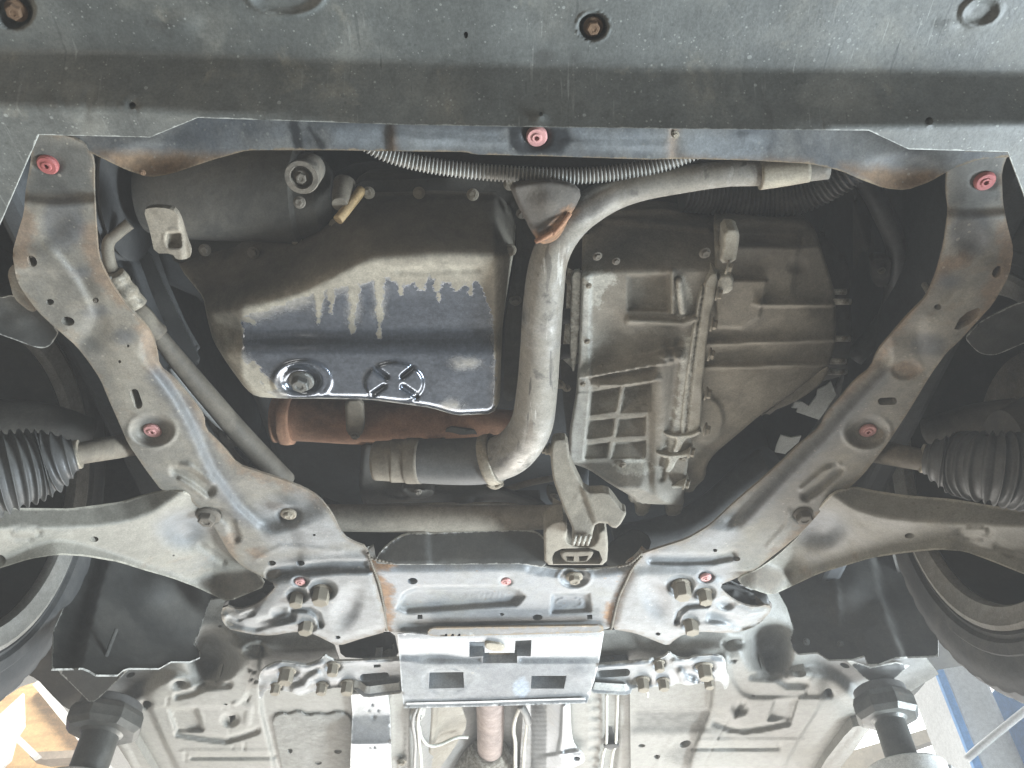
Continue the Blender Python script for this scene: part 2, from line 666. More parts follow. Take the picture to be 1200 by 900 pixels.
def mk(name, base, var=.22, vs=7, rough=.6, metal=0.0, dust=None, layers=(), masks=(), edge=None, bump=.25, bs=90, lump=0.0,
       specks=None, scratch=None, spec=.5, aniso=None, grain=.16):
    """painted / bare / dirty surface: base colour varied by noise, then dust and other layers by noise, then drawn masks, worn and highlit edges, specks"""
    m = bpy.data.materials.new(name)
    m.use_nodes = True
    g = NT(m)
    b = g.n['Principled BSDF']
    tc = g.add('ShaderNodeTexCoord').outputs['Object']
    if aniso:
        mp = g.add('ShaderNodeMapping', {'Vector': tc, 'Scale': aniso})
        tv = mp.outputs[0]
    else:
        tv = tc
    n1 = g.noise(tv, vs, 6, .62, .3)
    t = g.rng(n1, .3, .7)
    lo = tuple(c * (1 - var) for c in base)
    hi = tuple(c * (1 + var) for c in base)
    col = g.mix(t, lo, hi)
    ro = g.mixf(t, rough - .06, min(1, rough + .08))
    me = metal
    fine = g.noise(tc, bs, 8, .65)
    hgt = fine
    for (c, thr, soft, sc, amt, r) in ([dust] if dust else []) + list(layers):
        n = g.noise(tc, sc, 9, .68, .4)
        f = g.m('MULTIPLY', g.rng(n, thr - soft, thr + soft), amt)
        col = g.mix(f, col, c)
        ro = g.mixf(f, ro, r)
        me = g.mixf(f, me, 0.0)
    for (attr, c, r, mt, nsc, namt, soft, amt) in masks:
        a = g.add('ShaderNodeAttribute', attribute_name=attr).outputs['Fac']
        n = g.noise(tc, nsc, 8, .65)
        v = g.m('ADD', a, g.m('MULTIPLY', g.m('SUBTRACT', n, .5), namt))
        f = g.m('MULTIPLY', g.rng(v, -soft, soft), amt)
        if c is not None:
            nv = g.noise(tc, nsc * 2.3, 6, .6)
            cc = g.mix(g.rng(nv, .3, .7), tuple(x * .8 for x in c), tuple(x * 1.2 for x in c))
            col = g.mix(f, col, cc)
        ro = g.mixf(f, ro, r)
        me = g.mixf(f, me, mt)
        hgt = g.mixf(f, hgt, g.m('MULTIPLY', fine, .12)) if mt > .05 or r < .3 else hgt
    if edge:
        c, wpx, amt, nsc = edge
        a = g.add('ShaderNodeAttribute', attribute_name='edge').outputs['Fac']
        n = g.noise(tc, nsc, 8, .7)
        v = g.m('SUBTRACT', g.m('ADD', g.m('MULTIPLY', a, -10.0 / wpx), 1.0), g.m('MULTIPLY', g.m('SUBTRACT', n, .38), 3.0))
        f = g.m('MULTIPLY', g.rng(v, 0.0, .7), amt)
        col = g.mix(f, col, c)
        ro = g.mixf(f, ro, .9)
    if specks:
        for (c, sc, thr, amt) in specks:
            vo = g.add('ShaderNodeTexVoronoi', {'Vector': tc, 'Scale': sc, 'Randomness': 1.0})
            n = g.noise(tc, sc * .35, 3, .5)
            v = g.m('ADD', vo.outputs['Distance'], g.m('MULTIPLY', g.m('SUBTRACT', n, .5), -.55))
            f = g.m('MULTIPLY', g.m('SUBTRACT', 1.0, g.rng(v, thr * .6, thr)), amt)
            col = g.mix(f, col, c)
    if scratch:
        for (c, s3, thr, amt, rz) in scratch:
            mp = g.add('ShaderNodeMapping', {'Vector': tc, 'Scale': s3, 'Rotation': (0, 0, rz)})
            n = g.noise(mp.outputs[0], 1.0, 3, .5)
            n2 = g.noise(tc, 5, 3, .5)
            f = g.m('MULTIPLY', g.m('MULTIPLY', g.rng(n, thr, thr + .04), g.rng(n2, .45, .6)), amt)
            col = g.mix(f, col, c)
    if grain:
        ga = g.rng(g.noise(tc, 430, 4, .7), .3, .7, 1 - grain, 1 + grain)
        gb = g.rng(g.noise(tc, 70, 6, .7), .3, .7, 1 - grain * .8, 1 + grain * .8)
        gm = g.m('MULTIPLY', ga, gb)
        vm = g.add('ShaderNodeVectorMath', operation='SCALE')
        g.l.new(col, vm.inputs[0])
        g.l.new(gm, vm.inputs['Scale'])
        col = vm.outputs[0]
    g.l.new(col, b.inputs['Base Color'])
    for v, k in ((ro, 'Roughness'), (me, 'Metallic')):
        if hasattr(v, 'links'):
            g.l.new(v, b.inputs[k])
        else:
            b.inputs[k].default_value = v
    b.inputs['Specular IOR Level'].default_value = spec
    if bump:
        hh = hgt
        if lump:
            hh = g.m('ADD', hgt, g.m('MULTIPLY', g.noise(tc, bs * .22, 4, .6), lump))
        bp = g.add('ShaderNodeBump', {'Height': hh, 'Strength': bump, 'Distance': .003})
        g.l.new(bp.outputs[0], b.inputs['Normal'])
    return m


def emit(name, col, s):
    m = bpy.data.materials.new(name)
    m.use_nodes = True
    b = m.node_tree.nodes['Principled BSDF']
    b.inputs['Base Color'].default_value = (*col, 1)
    b.inputs['Emission Color'].default_value = (*col, 1)
    b.inputs['Emission Strength'].default_value = s
    return m


DUST = (.235, .205, .160)
GREY = (.27, .26, .23)
RUST = (.20, .105, .055)
RED = (.34, .085, .08)
M = {}
M['tray'] = mk('tray_plastic', (.092, .097, .090), .22, 5, .55, dust=((.20, .195, .165), .58, .14, 9, .55, .8),
               masks=[('m1', (.055, .055, .05), .6, 0, 40, .5, .5, .7)],
               specks=[((.30, .31, .28), 190, .13, .5), ((.28, .29, .27), 60, .05, .6), ((.04, .045, .04), 90, .09, .4)],
               layers=[((.06, .062, .056), .62, .10, 4, .55, .7), ((.22, .205, .16), .64, .06, 16, .45, .9)], scratch=[((.30, .31, .29), (260, 14, 14), .665, .45, .6), ((.05, .052, .05), (90, 5, 5), .65, .7, -.35), ((.04, .042, .04), (200, 22, 22), .66, .7, .9), ((.24, .24, .22), (140, 9, 14), .68, .35, 1.2), ((.33, .34, .32), (220, 16, 16), .69, .4, -.5), ((.05, .052, .05), (160, 9, 9), .70, .5, .25)],
               bump=.2, bs=170, edge=((.40, .41, .38), 2.2, .8, 90))  # pale edge is a highlight painted along the outline
M['valance'] = mk('front_crossmember_paint', (.085, .092, .098), .3, 8, .42, dust=((.20, .20, .185), .52, .13, 10, .75, .75),
                  masks=[('m1', (.185, .115, .060), .9, 0, 45, 1.6, .9, .85), ('m2', (.022, .024, .026), .5, 0, 45, 1.2, .35, .95), ('m3', (.24, .26, .27), .5, 0, 25, 1.8, .9, .55)],
                  edge=((.26, .20, .13), 4, .9, 60), bump=.25, specks=[((.28, .28, .25), 120, .13, .35)])
M['frame'] = mk('dusty_frame_paint', (.168, .158, .134), .2, 6, .6,
                dust=((.262, .236, .186), .54, .14, 13, .7, .85),
                layers=[((.115, .125, .130), .62, .09, 7, .5, .5), ((.165, .125, .085), .63, .06, 24, .4, .9), ((.085, .06, .04), .68, .03, 75, .8, .9), ((.055, .052, .048), .71, .02, 40, .7, .6)],
                masks=[('m1', (.185, .120, .072), .9, 0, 60, 3.4, .7, .62), ('m2', (.066, .074, .084), .5, 0, 30, 2.8, .9, .66), ('m3', (.075, .075, .068), .8, 0, 25, 2.0, 1.2, .85), ('m4', (.175, .184, .188), .42, 0, 18, 2.0, 1.2, .8)],  # third mask puts shade of front ends and recesses into the colour
                edge=((.185, .135, .085), 7, .45, 55), bump=.22, bs=190, specks=[((.36, .33, .27), 85, .12, .4)])
M['frame_clean'] = mk('grey_crossmember_paint', (.19, .20, .208), .16, 5, .40,
                      dust=((.26, .248, .215), .56, .14, 9, .65, .7), layers=[((.12, .14, .155), .62, .10, 6, .6, .35), ((.22, .14, .08), .70, .03, 55, .7, .9)],
                      masks=[('m1', (.27, .155, .080), .9, 0, 60, 2.2, .5, .92), ('m2', (.12, .145, .165), .35, 0, 20, 1.2, 1.0, .7), ('m3', (.07, .07, .06), .8, 0, 25, 1.5, .8, .8)],
                      edge=((.48, .47, .43), 2.5, .8, 60), bump=.16, bs=190, specks=[((.22, .15, .09), 70, .10, .5)])
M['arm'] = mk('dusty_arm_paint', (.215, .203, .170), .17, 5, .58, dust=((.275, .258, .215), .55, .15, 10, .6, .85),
              layers=[((.125, .135, .14), .64, .10, 6, .6, .5), ((.19, .13, .085), .66, .08, 10, .5, .9)], masks=[('m2', (.10, .115, .13), .45, 0, 18, 1.2, 1.2, .7), ('m1', (.14, .115, .085), .85, 0, 25, 1.2, .6, .8)],  # masks paint the shade of dimples and front-facing tips into the colour
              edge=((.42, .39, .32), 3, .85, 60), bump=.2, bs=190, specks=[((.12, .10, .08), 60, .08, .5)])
M['pan'] = mk('oil_pan_grime', (.175, .155, .118), .25, 9, .85, dust=((.255, .230, .178), .52, .15, 10, .75, .95),
              layers=[((.06, .055, .045), .64, .08, 14, .7, .9)],
              masks=[('m2', (.060, .053, .043), .9, 0, 18, 1.8, 2.0, .75), ('m1', (.125, .140, .165), .16, 0.75, 80, 1.7, .10, 1.0), ('m3', (.325, .295, .232), .85, 0, 40, 3.0, 1.1, .60)],  # first mask: shade on the front wall put into the grime colour
              edge=((.33, .31, .25), 3, .7, 70), bump=.28, bs=150, spec=.6)
M['engine'] = mk('engine_grime', (.046, .042, .035), .35, 8, .85, dust=((.085, .076, .060), .55, .15, 9, .7, .95), layers=[((.02, .02, .018), .62, .1, 12, .7, .9)], bump=.45, bs=80, lump=.6)
M['black'] = mk('black_plastic', (.020, .020, .020), .3, 8, .62, dust=((.055, .052, .045), .58, .15, 10, .6, .9), bump=.3)
M['bay'] = mk('engine_bay_paint', (.045, .047, .048), .3, 5, .9, bump=.2)
M['alu'] = mk('cast_aluminium_grime', (.235, .215, .175), .2, 8, .68, .15, dust=((.165, .142, .108), .53, .15, 7, .7, .9),
              layers=[((.34, .325, .28), .63, .09, 11, .6, .6), ((.09, .078, .06), .66, .07, 18, .6, .95)],
              masks=[('m1', (.42, .41, .36), .75, .1, 90, 3.2, .35, .95), ('m2', (.115, .10, .08), .9, 0, 14, 1.8, 1.8, .6), ('m3', (.36, .36, .33), .5, .3, 20, 1.0, .8, .7)],  # second mask puts the upper front wall's shade into the colour
              bump=.32, bs=230, lump=.25)
M['alu_brown'] = mk('cast_aluminium_brown', (.205, .182, .142), .22, 7, .75, .05, dust=((.245, .22, .172), .55, .15, 8, .6, .9),
                    layers=[((.09, .078, .06), .62, .1, 12, .6, .95)], masks=[('m2', (.085, .075, .06), .9, 0, 14, 1.8, 1.8, .6), ('m1', (.36, .34, .29), .8, 0, 90, 3.0, .3, .9)], bump=.32, bs=230, lump=.25)  # first mask: shade at the case top put into the colour
M['crust'] = mk('corroded_aluminium', (.30, .285, .24), .45, 60, .8, .1, layers=[((.10, .09, .075), .56, .06, 60, .8, .95)], bump=1.0, bs=140, lump=1.0)
M['chrome'] = mk('worn_steel_pipe', (.30, .29, .27), .3, 9, .30, .75, dust=((.205, .186, .15), .44, .12, 9, .9, .8),
                 layers=[((.075, .068, .058), .62, .05, 26, .8, .7), ((.26, .25, .22), .64, .05, 40, .5, .6), ((.16, .08, .04), .70, .04, 12, .7, .9)], bump=.2, bs=170, aniso=(2.5, .6, 2.5), scratch=[((.045, .04, .034), (75, 9, 75), .60, .75, 0), ((.48, .46, .42), (120, 10, 120), .63, .6, 0), ((.13, .10, .07), (45, 6, 45), .60, .6, .1)])
M['steel'] = mk('bolt_steel', (.30, .27, .215), .3, 60, .55, .5, dust=((.21, .175, .125), .48, .12, 70, .8, .9), bump=.4, bs=200)
M['bolt_dark'] = mk('bolt_dark', (.15, .135, .11), .3, 60, .6, .3, dust=((.12, .10, .075), .5, .12, 70, .8, .9), bump=.4, bs=200)
M['rustbolt'] = mk('rusty_bolt', (.235, .150, .085), .35, 60, .85, .1, dust=((.13, .07, .04), .5, .12, 60, .8, .9), bump=.6, bs=150)
M['red'] = mk('red_marked_metal', RED, .18, 50, .5, .1, dust=((.40, .20, .18), .55, .12, 60, .5, .6), bump=.3, bs=150)
M['pink'] = mk('pale_red_marked_metal', (.50, .235, .22), .18, 50, .45, .2, dust=((.55, .38, .34), .55, .12, 60, .5, .6), bump=.3, bs=150)
M['shield'] = mk('aluminium_heat_shield', (.29, .305, .32), .14, 4, .44, .5, dust=((.40, .40, .375), .56, .14, 8, .6, .7), layers=[((.22, .21, .18), .70, .05, 20, .5, .8)],
                 masks=[('m1', (.40, .47, .55), .35, .2, 50, 1.6, .3, .7)], edge=((.75, .75, .73), 3, .7, 60), bump=.12, bs=40, specks=[((.45, .43, .38), 45, .09, .5)])
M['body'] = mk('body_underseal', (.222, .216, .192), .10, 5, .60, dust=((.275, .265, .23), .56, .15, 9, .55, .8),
               layers=[((.21, .205, .185), .66, .08, 7, .5, .8)], masks=[('m1', (.155, .150, .135), .95, 0, 30, 1.5, .8, .7), ('m2', (.10, .105, .108), .6, 0, 14, 1.2, 2.0, .6)], bump=.2, bs=170, specks=[((.20, .19, .17), 60, .10, .4)])  # second mask paints shade of bowls and hollows into the colour
M['underseal'] = mk('rough_underseal', (.255, .25, .228), .16, 18, .9, dust=((.20, .195, .175), .55, .12, 20, .7, .95), masks=[('m1', (.17, .168, .15), .95, 0, 30, 1.5, .8, .8)], bump=.9, bs=60, lump=1.0)
M['liner'] = mk('wheel_arch_plastic', (.050, .050, .046), .22, 5, .55, dust=((.105, .098, .082), .54, .15, 7, .65, .85), masks=[('m1', (.022, .022, .02), .7, 0, 30, 1.5, .6, .8)], bump=.25, edge=((.45, .44, .40), 2.2, .9, 80))  # pale edge colour paints a highlight round the liner
M['tyre'] = mk('tyre_rubber', (.045, .046, .046), .25, 8, .75, dust=((.12, .115, .10), .55, .15, 8, .6, .95), bump=.3)
M['rim'] = mk('wheel_rim_shaded', (.018, .018, .017), .2, 8, .8, .1, dust=((.042, .038, .032), .5, .14, 10, .7, .9), bump=.25)  # dark copy of the rim metal, shade inside the wheel put into colour
M['rim_lip'] = mk('wheel_rim_lip_lit', (.26, .25, .225), .2, 8, .6, .3, dust=((.16, .145, .12), .5, .14, 10, .7, .9), bump=.25)  # paler copy for the lit ring, its light put into the colour
M['rubber'] = mk('rubber_boot', (.066, .066, .064), .3, 10, .48, dust=((.085, .082, .072), .55, .14, 12, .6, .8), bump=.25)
M['hose'] = mk('corrugated_hose', (.26, .255, .235), .25, 20, .45, .1, dust=((.15, .14, .12), .55, .12, 20, .6, .8), bump=.15)
M['hose_black'] = mk('black_corrugated_hose', (.045, .044, .042), .3, 20, .55, dust=((.11, .105, .09), .55, .12, 20, .7, .8), bump=.2)
M['brown'] = mk('grimy_pipe', (.125, .105, .078), .3, 14, .7, .1, dust=((.20, .18, .14), .56, .14, 20, .6, .9), bump=.35)
M['exhaust'] = mk('rusty_exhaust', (.235, .120, .068), .35, 12, .85, .1, dust=((.33, .185, .11), .55, .14, 20, .7, .9), layers=[((.12, .05, .035), .62, .1, 14, .6, .9)], bump=.5)
M['exhaust_pale'] = mk('pale_rusty_exhaust', (.27, .215, .19), .25, 12, .8, .1, dust=((.36, .29, .26), .55, .1, 45, .8, .9), bump=.5)
M['beige'] = mk('beige_sleeve', (.30, .265, .20), .2, 12, .6, dust=((.38, .345, .27), .55, .14, 14, .6, .8), bump=.25)
M['gap_pale'] = mk('bright_gap_sheet', (.42, .44, .42), .06, 12, .55, bump=.2)  # stands in for bright background seen through gaps
M['rack'] = mk('dusty_steel_tube', (.21, .185, .145), .25, 14, .75, .1, dust=((.28, .25, .20), .54, .14, 16, .7, .9), layers=[((.10, .085, .065), .62, .08, 14, .6, .9)], bump=.3, bs=190)
M['engine_rust'] = mk('engine_grime_with_rust', (.060, .052, .044), .3, 10, .8, dust=((.10, .088, .07), .55, .15, 12, .6, .9), masks=[('m1', (.22, .115, .055), .9, 0, 60, 2.6, .6, .9)], bump=.35, bs=150)
M['alu_light'] = mk('pale_cast_aluminium', (.30, .278, .225), .16, 14, .65, .1, dust=((.26, .235, .185), .54, .14, 22, .7, .9), masks=[('m1', (.40, .385, .33), .75, .1, 90, 3.2, .35, .9)], bump=.4, bs=230, lump=.3)
M['pipe_dark'] = mk('dark_grimy_pipe', (.085, .072, .054), .3, 14, .75, .1, dust=((.14, .122, .095), .56, .14, 20, .6, .9), bump=.35)
M['beige_dirty'] = mk('dusty_beige_bracket', (.20, .172, .130), .2, 20, .75, dust=((.27, .24, .19), .55, .14, 22, .6, .9), bump=.4)
M['brass'] = mk('brass_tube', (.42, .29, .14), .25, 30, .5, .4, dust=((.20, .15, .09), .55, .14, 30, .6, .9), bump=.3)
M['lift_dark'] = mk('greasy_lift_steel', (.085, .086, .078), .3, 10, .38, .45, dust=((.13, .12, .10), .58, .12, 12, .5, .7), layers=[((.20, .10, .05), .66, .06, 12, .6, .8)], bump=.3)
M['lift_grey'] = mk('grey_lift_steel', (.34, .34, .32), .14, 10, .5, .3, dust=((.45, .43, .38), .56, .14, 12, .6, .8), bump=.3)
M['lift_white'] = mk('white_lift_paint', (.68, .69, .67), .08, 10, .45, 0, dust=((.50, .46, .38), .62, .08, 14, .6, .8), bump=.2)
M['cable'] = mk('pale_cable', (.50, .50, .44), .1, 30, .5, bump=.1)
M['cable_grey'] = mk('grey_cable', (.22, .22, .21), .1, 30, .5, bump=.1)
# ================================================================ the car
car = thing('car', 'car raised on a lift, dusty underside and engine seen from below', 'car', (0, 1.1, CAMZ + .75))
H = .74


def vert(y, h):                     # metres of height per pixel on a vertical wall
    return h / (y + 467.4)


# ---------------------------------------------------------------- front undertray
def tray_h(X, Y):
    f1 = np.interp(X, [0, 130, 400, 600, 800, 1000, 1200], [58, 61, 70, 76, 80, 82, 85])
    f2 = np.interp(X, [0, 130, 230, 500, 900, 1000, 1200], [124, 127, 132, 150, 152, 149, 146])
    t = (Y - f1) / (f2 - f1)
    soft = np.where(t < 0, 0, np.where(t > 1, 1, t))
    return .704 - .046 * soft + np.where(Y > f2, (Y - f2) * .00012, 0)


tray_out = [(-80, -70), (1280, -70), (1280, 480), (1200, 228), (1181, 178), (1065, 175), (1018, 153), (800, 151), (640, 149), (465, 146),
            (232, 138), (176, 161), (45, 158), (0, 262), (-80, 440)]
tray = panel('undertray', car, tray_out, tray_h, M['tray'],
             feats=[blob(695, 31, 19, 18, -.016, .72), ring(695, 31, 18, 17, 3, .002), blob(18, 12, 24, 24, -.016, .72), ring(335, -6, 44, 24, 5, .003), blob(335, -6, 38, 19, -.002, .8),
                    ring(1150, 14, 23, 16, 4, .003, -20), blob(1150, 14, 18, 12, -.002, .7, -20), blob(633, 138, 10, 8, .003, .3), blob(155, 124, 9, 9, -.002, .2), ring(155, 124, 11, 11, 3, .001),
                    rough_(.0012, 30, 3), blob(215, 25, 30, 18, .002), blob(1110, 30, 22, 9, .002), ridge([(60, 108), (80, 150)], 3, .001), ridge([(105, 105), (98, 145)], 3, -.001)],
             holes=[ell(155, 124, 4.2, 4.2), ell(1089, 142, 4.8, 4.8, n=16), ell(634, 134, 2.5, 2.5, n=10), ell(546, 41, 2.6, 4, n=10)],
             masks={'m1': [('line', [(75, 115), (85, 150)], 1.5), ('line', [(98, 108), (108, 148)], 1.2), ('line', [(118, 100), (104, 140)], 1.2), ('line', [(42, 120), (60, 147)], 1.2), ('line', [(890, 95), (902, 140)], 3),
                           ('ell', 637, 66, 14, 8), ('ell', 674, 70, 5, 6), ('ell', 190, 30, 20, 3), ('line', [(172, 22), (200, 42)], 2.5)]},
             step=6, ch=0, dense=[(660, 0, 730, 62, 2.5), (0, -20, 50, 45, 2.5), (280, -30, 395, 25, 3), (1120, -10, 1180, 40, 3)], rings=((0, .003), (3, .004)),
             label='black plastic front undertray scuffed and dusty, its rear edge cut out round the frame')
for (x, y, s) in ((695, 31, 8), (19, 12, 9)):
    bolt(tray, x, y, .712, s, M['rustbolt'], 'hex')
bolt(tray, 335, -14, .71, 9, M['black'], 'dome', name='clip')

# ---------------------------------------------------------------- front crossmember lip
val_out = [(30, 128), (230, 118), (640, 124), (1050, 128), (1196, 150), (1186, 184), (1150, 186), (1115, 198), (1090, 213), (1062, 223), (1038, 221), (1010, 211), (985, 200), (950, 192), (880, 188),
           (800, 186), (760, 187), (640, 183), (555, 181), (546, 178), (440, 177), (400, 176), (290, 176), (250, 187), (200, 204), (175, 208), (150, 200), (100, 176), (75, 162), (50, 150)]
val = panel('front_crossmember', car, val_out, lambda X, Y: .772 - (Y - 120) * .00035, M['valance'],
            feats=[blob(629, 160, 20, 17, -.006, .4), step_([(457, 110), (457, 190)], 3, -.003, 1), step_([(790, 110), (786, 195)], 3, .003, 1), blob(175, 190, 60, 26, -.010), blob(1060, 205, 60, 28, -.010),
                   rough_(.0012, 18, 5), ridge([(660, 168), (780, 172)], 5, .001), ridge([(460, 160), (590, 168)], 6, .001)],
            masks={'m1': [('poly', [(110, 178), (250, 180), (290, 182), (200, 210), (160, 210)]), ('line', [(458, 150), (460, 178)], 3.5), ('line', [(790, 152), (786, 188)], 3.5), ('poly', [(985, 194), (1090, 200), (1110, 205), (1060, 228), (1030, 226)]), ('line', [(800, 186), (950, 191)], 1.5)],
                   'm2': [('poly', [(595, 147), (664, 149), (672, 165), (655, 180), (612, 180), (598, 172)]), ('line', [(345, 146), (350, 172)], 6), ('line', [(362, 150), (378, 172)], 3), ('ell', 868, 158, 8, 6), ('ell', 882, 170, 6, 4), ('line', [(545, 152), (590, 150)], 2)],
                   'm3': [('poly', [(465, 152), (585, 152), (590, 172), (470, 174)]), ('poly', [(675, 152), (780, 158), (780, 180), (690, 176)]), ('poly', [(800, 156), (900, 160), (890, 185), (805, 184)]), ('poly', [(385, 148), (455, 150), (455, 174), (390, 172)])]},
            step=4.5, rings=((0, .003), (10, .016)), label='dark painted front crossmember with two rusty lobes hanging below the undertray')
bolt(val, 629, 160, .756, 12.5, M['pink'], 'insert', name='threaded_insert', label='pale red threaded insert in the middle of the front crossmember')
bolt(val, 791, 158, .757, 4, M['steel'], 'dome')
bolt(val, 631, 143, .757, 5, M['steel'], 'dome')
bolt(val, 167, 202, .728, 3, M['rustbolt'], 'dome')

# ---------------------------------------------------------------- subframe: crossmember with its two side rails
cm_out = [(428, 640), (433, 654), (452, 659), (470, 661), (612, 659), (626, 662), (650, 667), (690, 668), (722, 664), (740, 660), (750, 648), (764, 645), (752, 662), (738, 672), (722, 705), (716, 735),
          (708, 738), (640, 739), (505, 742), (470, 741), (452, 740), (447, 715), (440, 685), (432, 665)]
sub = panel('subframe', car, cm_out, H, M['frame_clean'],
            feats=[fold([(440, 668), (470, 669), (612, 667), (640, 673), (700, 676), (735, 670)], -.0011, -1, soft=2), plate([(487, 690), (592, 688), (606, 692), (614, 699), (606, 708), (590, 709), (478, 717), (466, 712), (474, 696)], 2.8, -.010),
                   plate([(648, 697), (690, 696), (692, 716), (646, 718)], 2.4, -.008), ring(667, 706, 15, 5.5, 1.8, .0016), blob(673, 677, 20, 13, -.006, .55), ring(673, 677, 19, 12, 4, .0015), ridge([(620, 668), (655, 673)], 4, -.002),
                   ridge([(472, 735), (700, 732)], 4, -.003), rough_(.0004, 22, 1), blob(593, 681, 10, 7, -.004, .4), step_([(462, 668), (476, 740)], 6, -.0015, -1), step_([(735, 668), (716, 740)], 6, .0015, -1)]
            + [blob(548 + i * 6, 698 + (i % 2) * .4, 2.6, 4.4, .0010, .2) for i in range(8)],
            holes=[ell(483.5, 681, 6, 3.8), [(489, 720.5), (495, 720.3), (495.3, 725.5), (489.2, 725.7)], ell(588, 720, 3, 1.8, n=12), ell(630, 723.5, 6, 3.4), [(688, 720.5), (694, 720.3), (694.3, 725.5), (688.2, 725.7)], ell(593, 681, 6, 4.6)],
            masks={'m1': [('poly', [(430, 644), (462, 650), (464, 664), (440, 668), (428, 658)]), ('line', [(436, 668), (452, 690), (455, 705), (453, 738)], 5), ('ell', 452, 692, 9, 9), ('poly', [(736, 648), (764, 642), (760, 660), (742, 672)]), ('line', [(740, 672), (726, 700)], 3), ('ell', 719, 720, 11, 14)],
                   'm3': [('line', [(470, 735), (705, 732)], 3)]},
            step=3.2, dense=[(640, 660, 700, 722, 1.8), (460, 684, 620, 722, 2.2)], rings=((0, .003), (8, .012)), label='grey painted rear crossmember of the subframe with two rusty weld seams')
panel('flange', sub, [(438, 660), (446, 646), (460, 634), (474, 626), (612, 621), (630, 624), (640, 634), (640, 666), (612, 661), (470, 662), (452, 661)], lambda X, Y: H + .004 + np.maximum(0, 660 - Y) * .0012, M['liner'], feats=[rough_(.001, 20, 2), step_([(500, 610), (504, 665)], 3, .002)], step=4, rings=((0, .003),))
for pts in ([(431, 648, H - .001), (436, 662, H - .002), (444, 684, H - .002), (449, 708, H - .002), (453, 739, H - .002)], [(752, 652, H - .001), (742, 664, H - .002), (733, 682, H - .002), (724, 703, H - .002), (716, 737, H - .002)], [(434, 654, H - .001), (446, 657, H - .002), (460, 660, H - .001)], [(724, 664, H - .001), (738, 660, H - .002), (752, 648, H - .001)]):
    tube('weld_bead', sub, pts, 1.6, M['brown'], segs=8, n=6, corr=(4.5, .22))
panel('flange', sub, [(708, 664), (712, 640), (728, 628), (745, 620), (764, 632), (760, 646), (740, 662)], lambda X, Y: H + .006 + np.maximum(0, 664 - Y) * .00126, M['engine'], feats=[rough_(.001, 20, 2)], step=4, rings=((0, .003),))
bolt(sub, 593, 681, H + .006, 6.5, M['pink'], 'insert', name='threaded_insert', label='pale red threaded insert in the rear crossmember')
bolt(sub, 673, 676, H + .004, 7, M['steel'], 'hex')

railL = [(38, 150), (62, 156), (88, 162), (104, 174), (110, 190), (110, 220), (112, 262), (115, 300), (122, 318), (132, 336), (147, 357), (165, 375), (178, 392), (184, 412), (186, 430), (204, 444), (226, 470), (239, 488), (240, 504), (262, 525), (278, 545),
         (330, 562), (356, 572), (374, 583), (388, 600), (402, 628), (415, 636), (430, 641), (434, 664), (442, 690), (449, 715), (454, 740), (425, 748), (397, 757), (385, 752), (372, 745), (358, 740), (340, 741), (318, 745), (300, 744), (284, 741), (266, 737), (258, 722), (262, 709),
         (280, 715), (300, 709), (316, 696), (324, 686), (300, 672), (284, 664), (270, 650), (262, 636), (250, 615), (238, 600), (216, 580), (190, 576), (172, 552), (150, 520), (138, 492), (126, 465), (118, 445), (104, 424), (90, 406), (66, 385), (45, 366),
         (30, 346), (20, 330), (14, 297), (21, 272), (28, 250), (30, 222), (36, 190)]
fL = [step_([(20, 231), (60, 236), (120, 231)], 8, -.012, -1), blob(57, 192, 22, 16, -.003, .4), step_([(70, 300), (90, 325), (104, 352)], 6, .005, 1), step_([(24, 318), (62, 318), (88, 322)], 4, -.004, 1),
      step_([(176, 425), (205, 463), (226, 500), (246, 548), (278, 592), (300, 612)], 8, -.013, -1), blob(178, 503, 30, 22, -.012, .45), blob(178, 503, 13, 10, -.003, .5), ring(178, 505, 26, 19, 6, .002),
      ridge([(207, 551), (228, 560), (245, 574)], 10, -.007, .3), ridge([(205, 546), (222, 546), (248, 566)], 4, .004), ridge([(212, 562), (240, 582)], 4, .003), blob(243, 603, 17, 12, -.010, .4), blob(338, 603, 17, 13, -.008, .3), step_([(330, 585), (340, 604), (352, 640)], 9, -.004, 1),
      ridge([(255, 600), (270, 612), (276, 630)], 8, -.005), fold([(190, 440), (232, 488), (235, 508), (270, 545), (330, 572), (372, 592), (396, 630)], -.00025, -1, soft=4),
      ridge([(318, 672), (345, 668), (390, 664), (434, 664)], 9, -.008, .3), step_([(332, 664), (352, 655), (380, 658), (428, 650)], 7, .003, 1), plate([(316, 682), (344, 676), (372, 672), (400, 668), (436, 668), (448, 715), (452, 734), (400, 752), (330, 738), (285, 735), (265, 722), (300, 712)], 7, .006),
      blob(378, 691, 19, 14, -.014, .5), blob(349, 697, 15, 11, -.010, .5), blob(361, 733, 13, 10, -.008, .4), blob(352, 681, 12, 8, -.008, .4), blob(327, 717, 13, 8, -.007, .3, -10), ridge([(343, 714), (362, 714), (372, 720), (376, 732)], 4.5, -.008), blob(407, 712, 20, 36, -.007, .1, 25),
      ridge([(270, 728), (300, 733), (340, 722)], 9, -.007), blob(330, 732, 30, 8, .006), ridge([(262, 716), (280, 724), (296, 718)], 5, -.004), rough_(.0006, 20, 11), rough_(.0003, 6, 4), blob(115, 380, 40, 30, -.003), blob(62, 265, 30, 25, -.004), ridge([(300, 655), (330, 640), (400, 646)], 4, .001)]
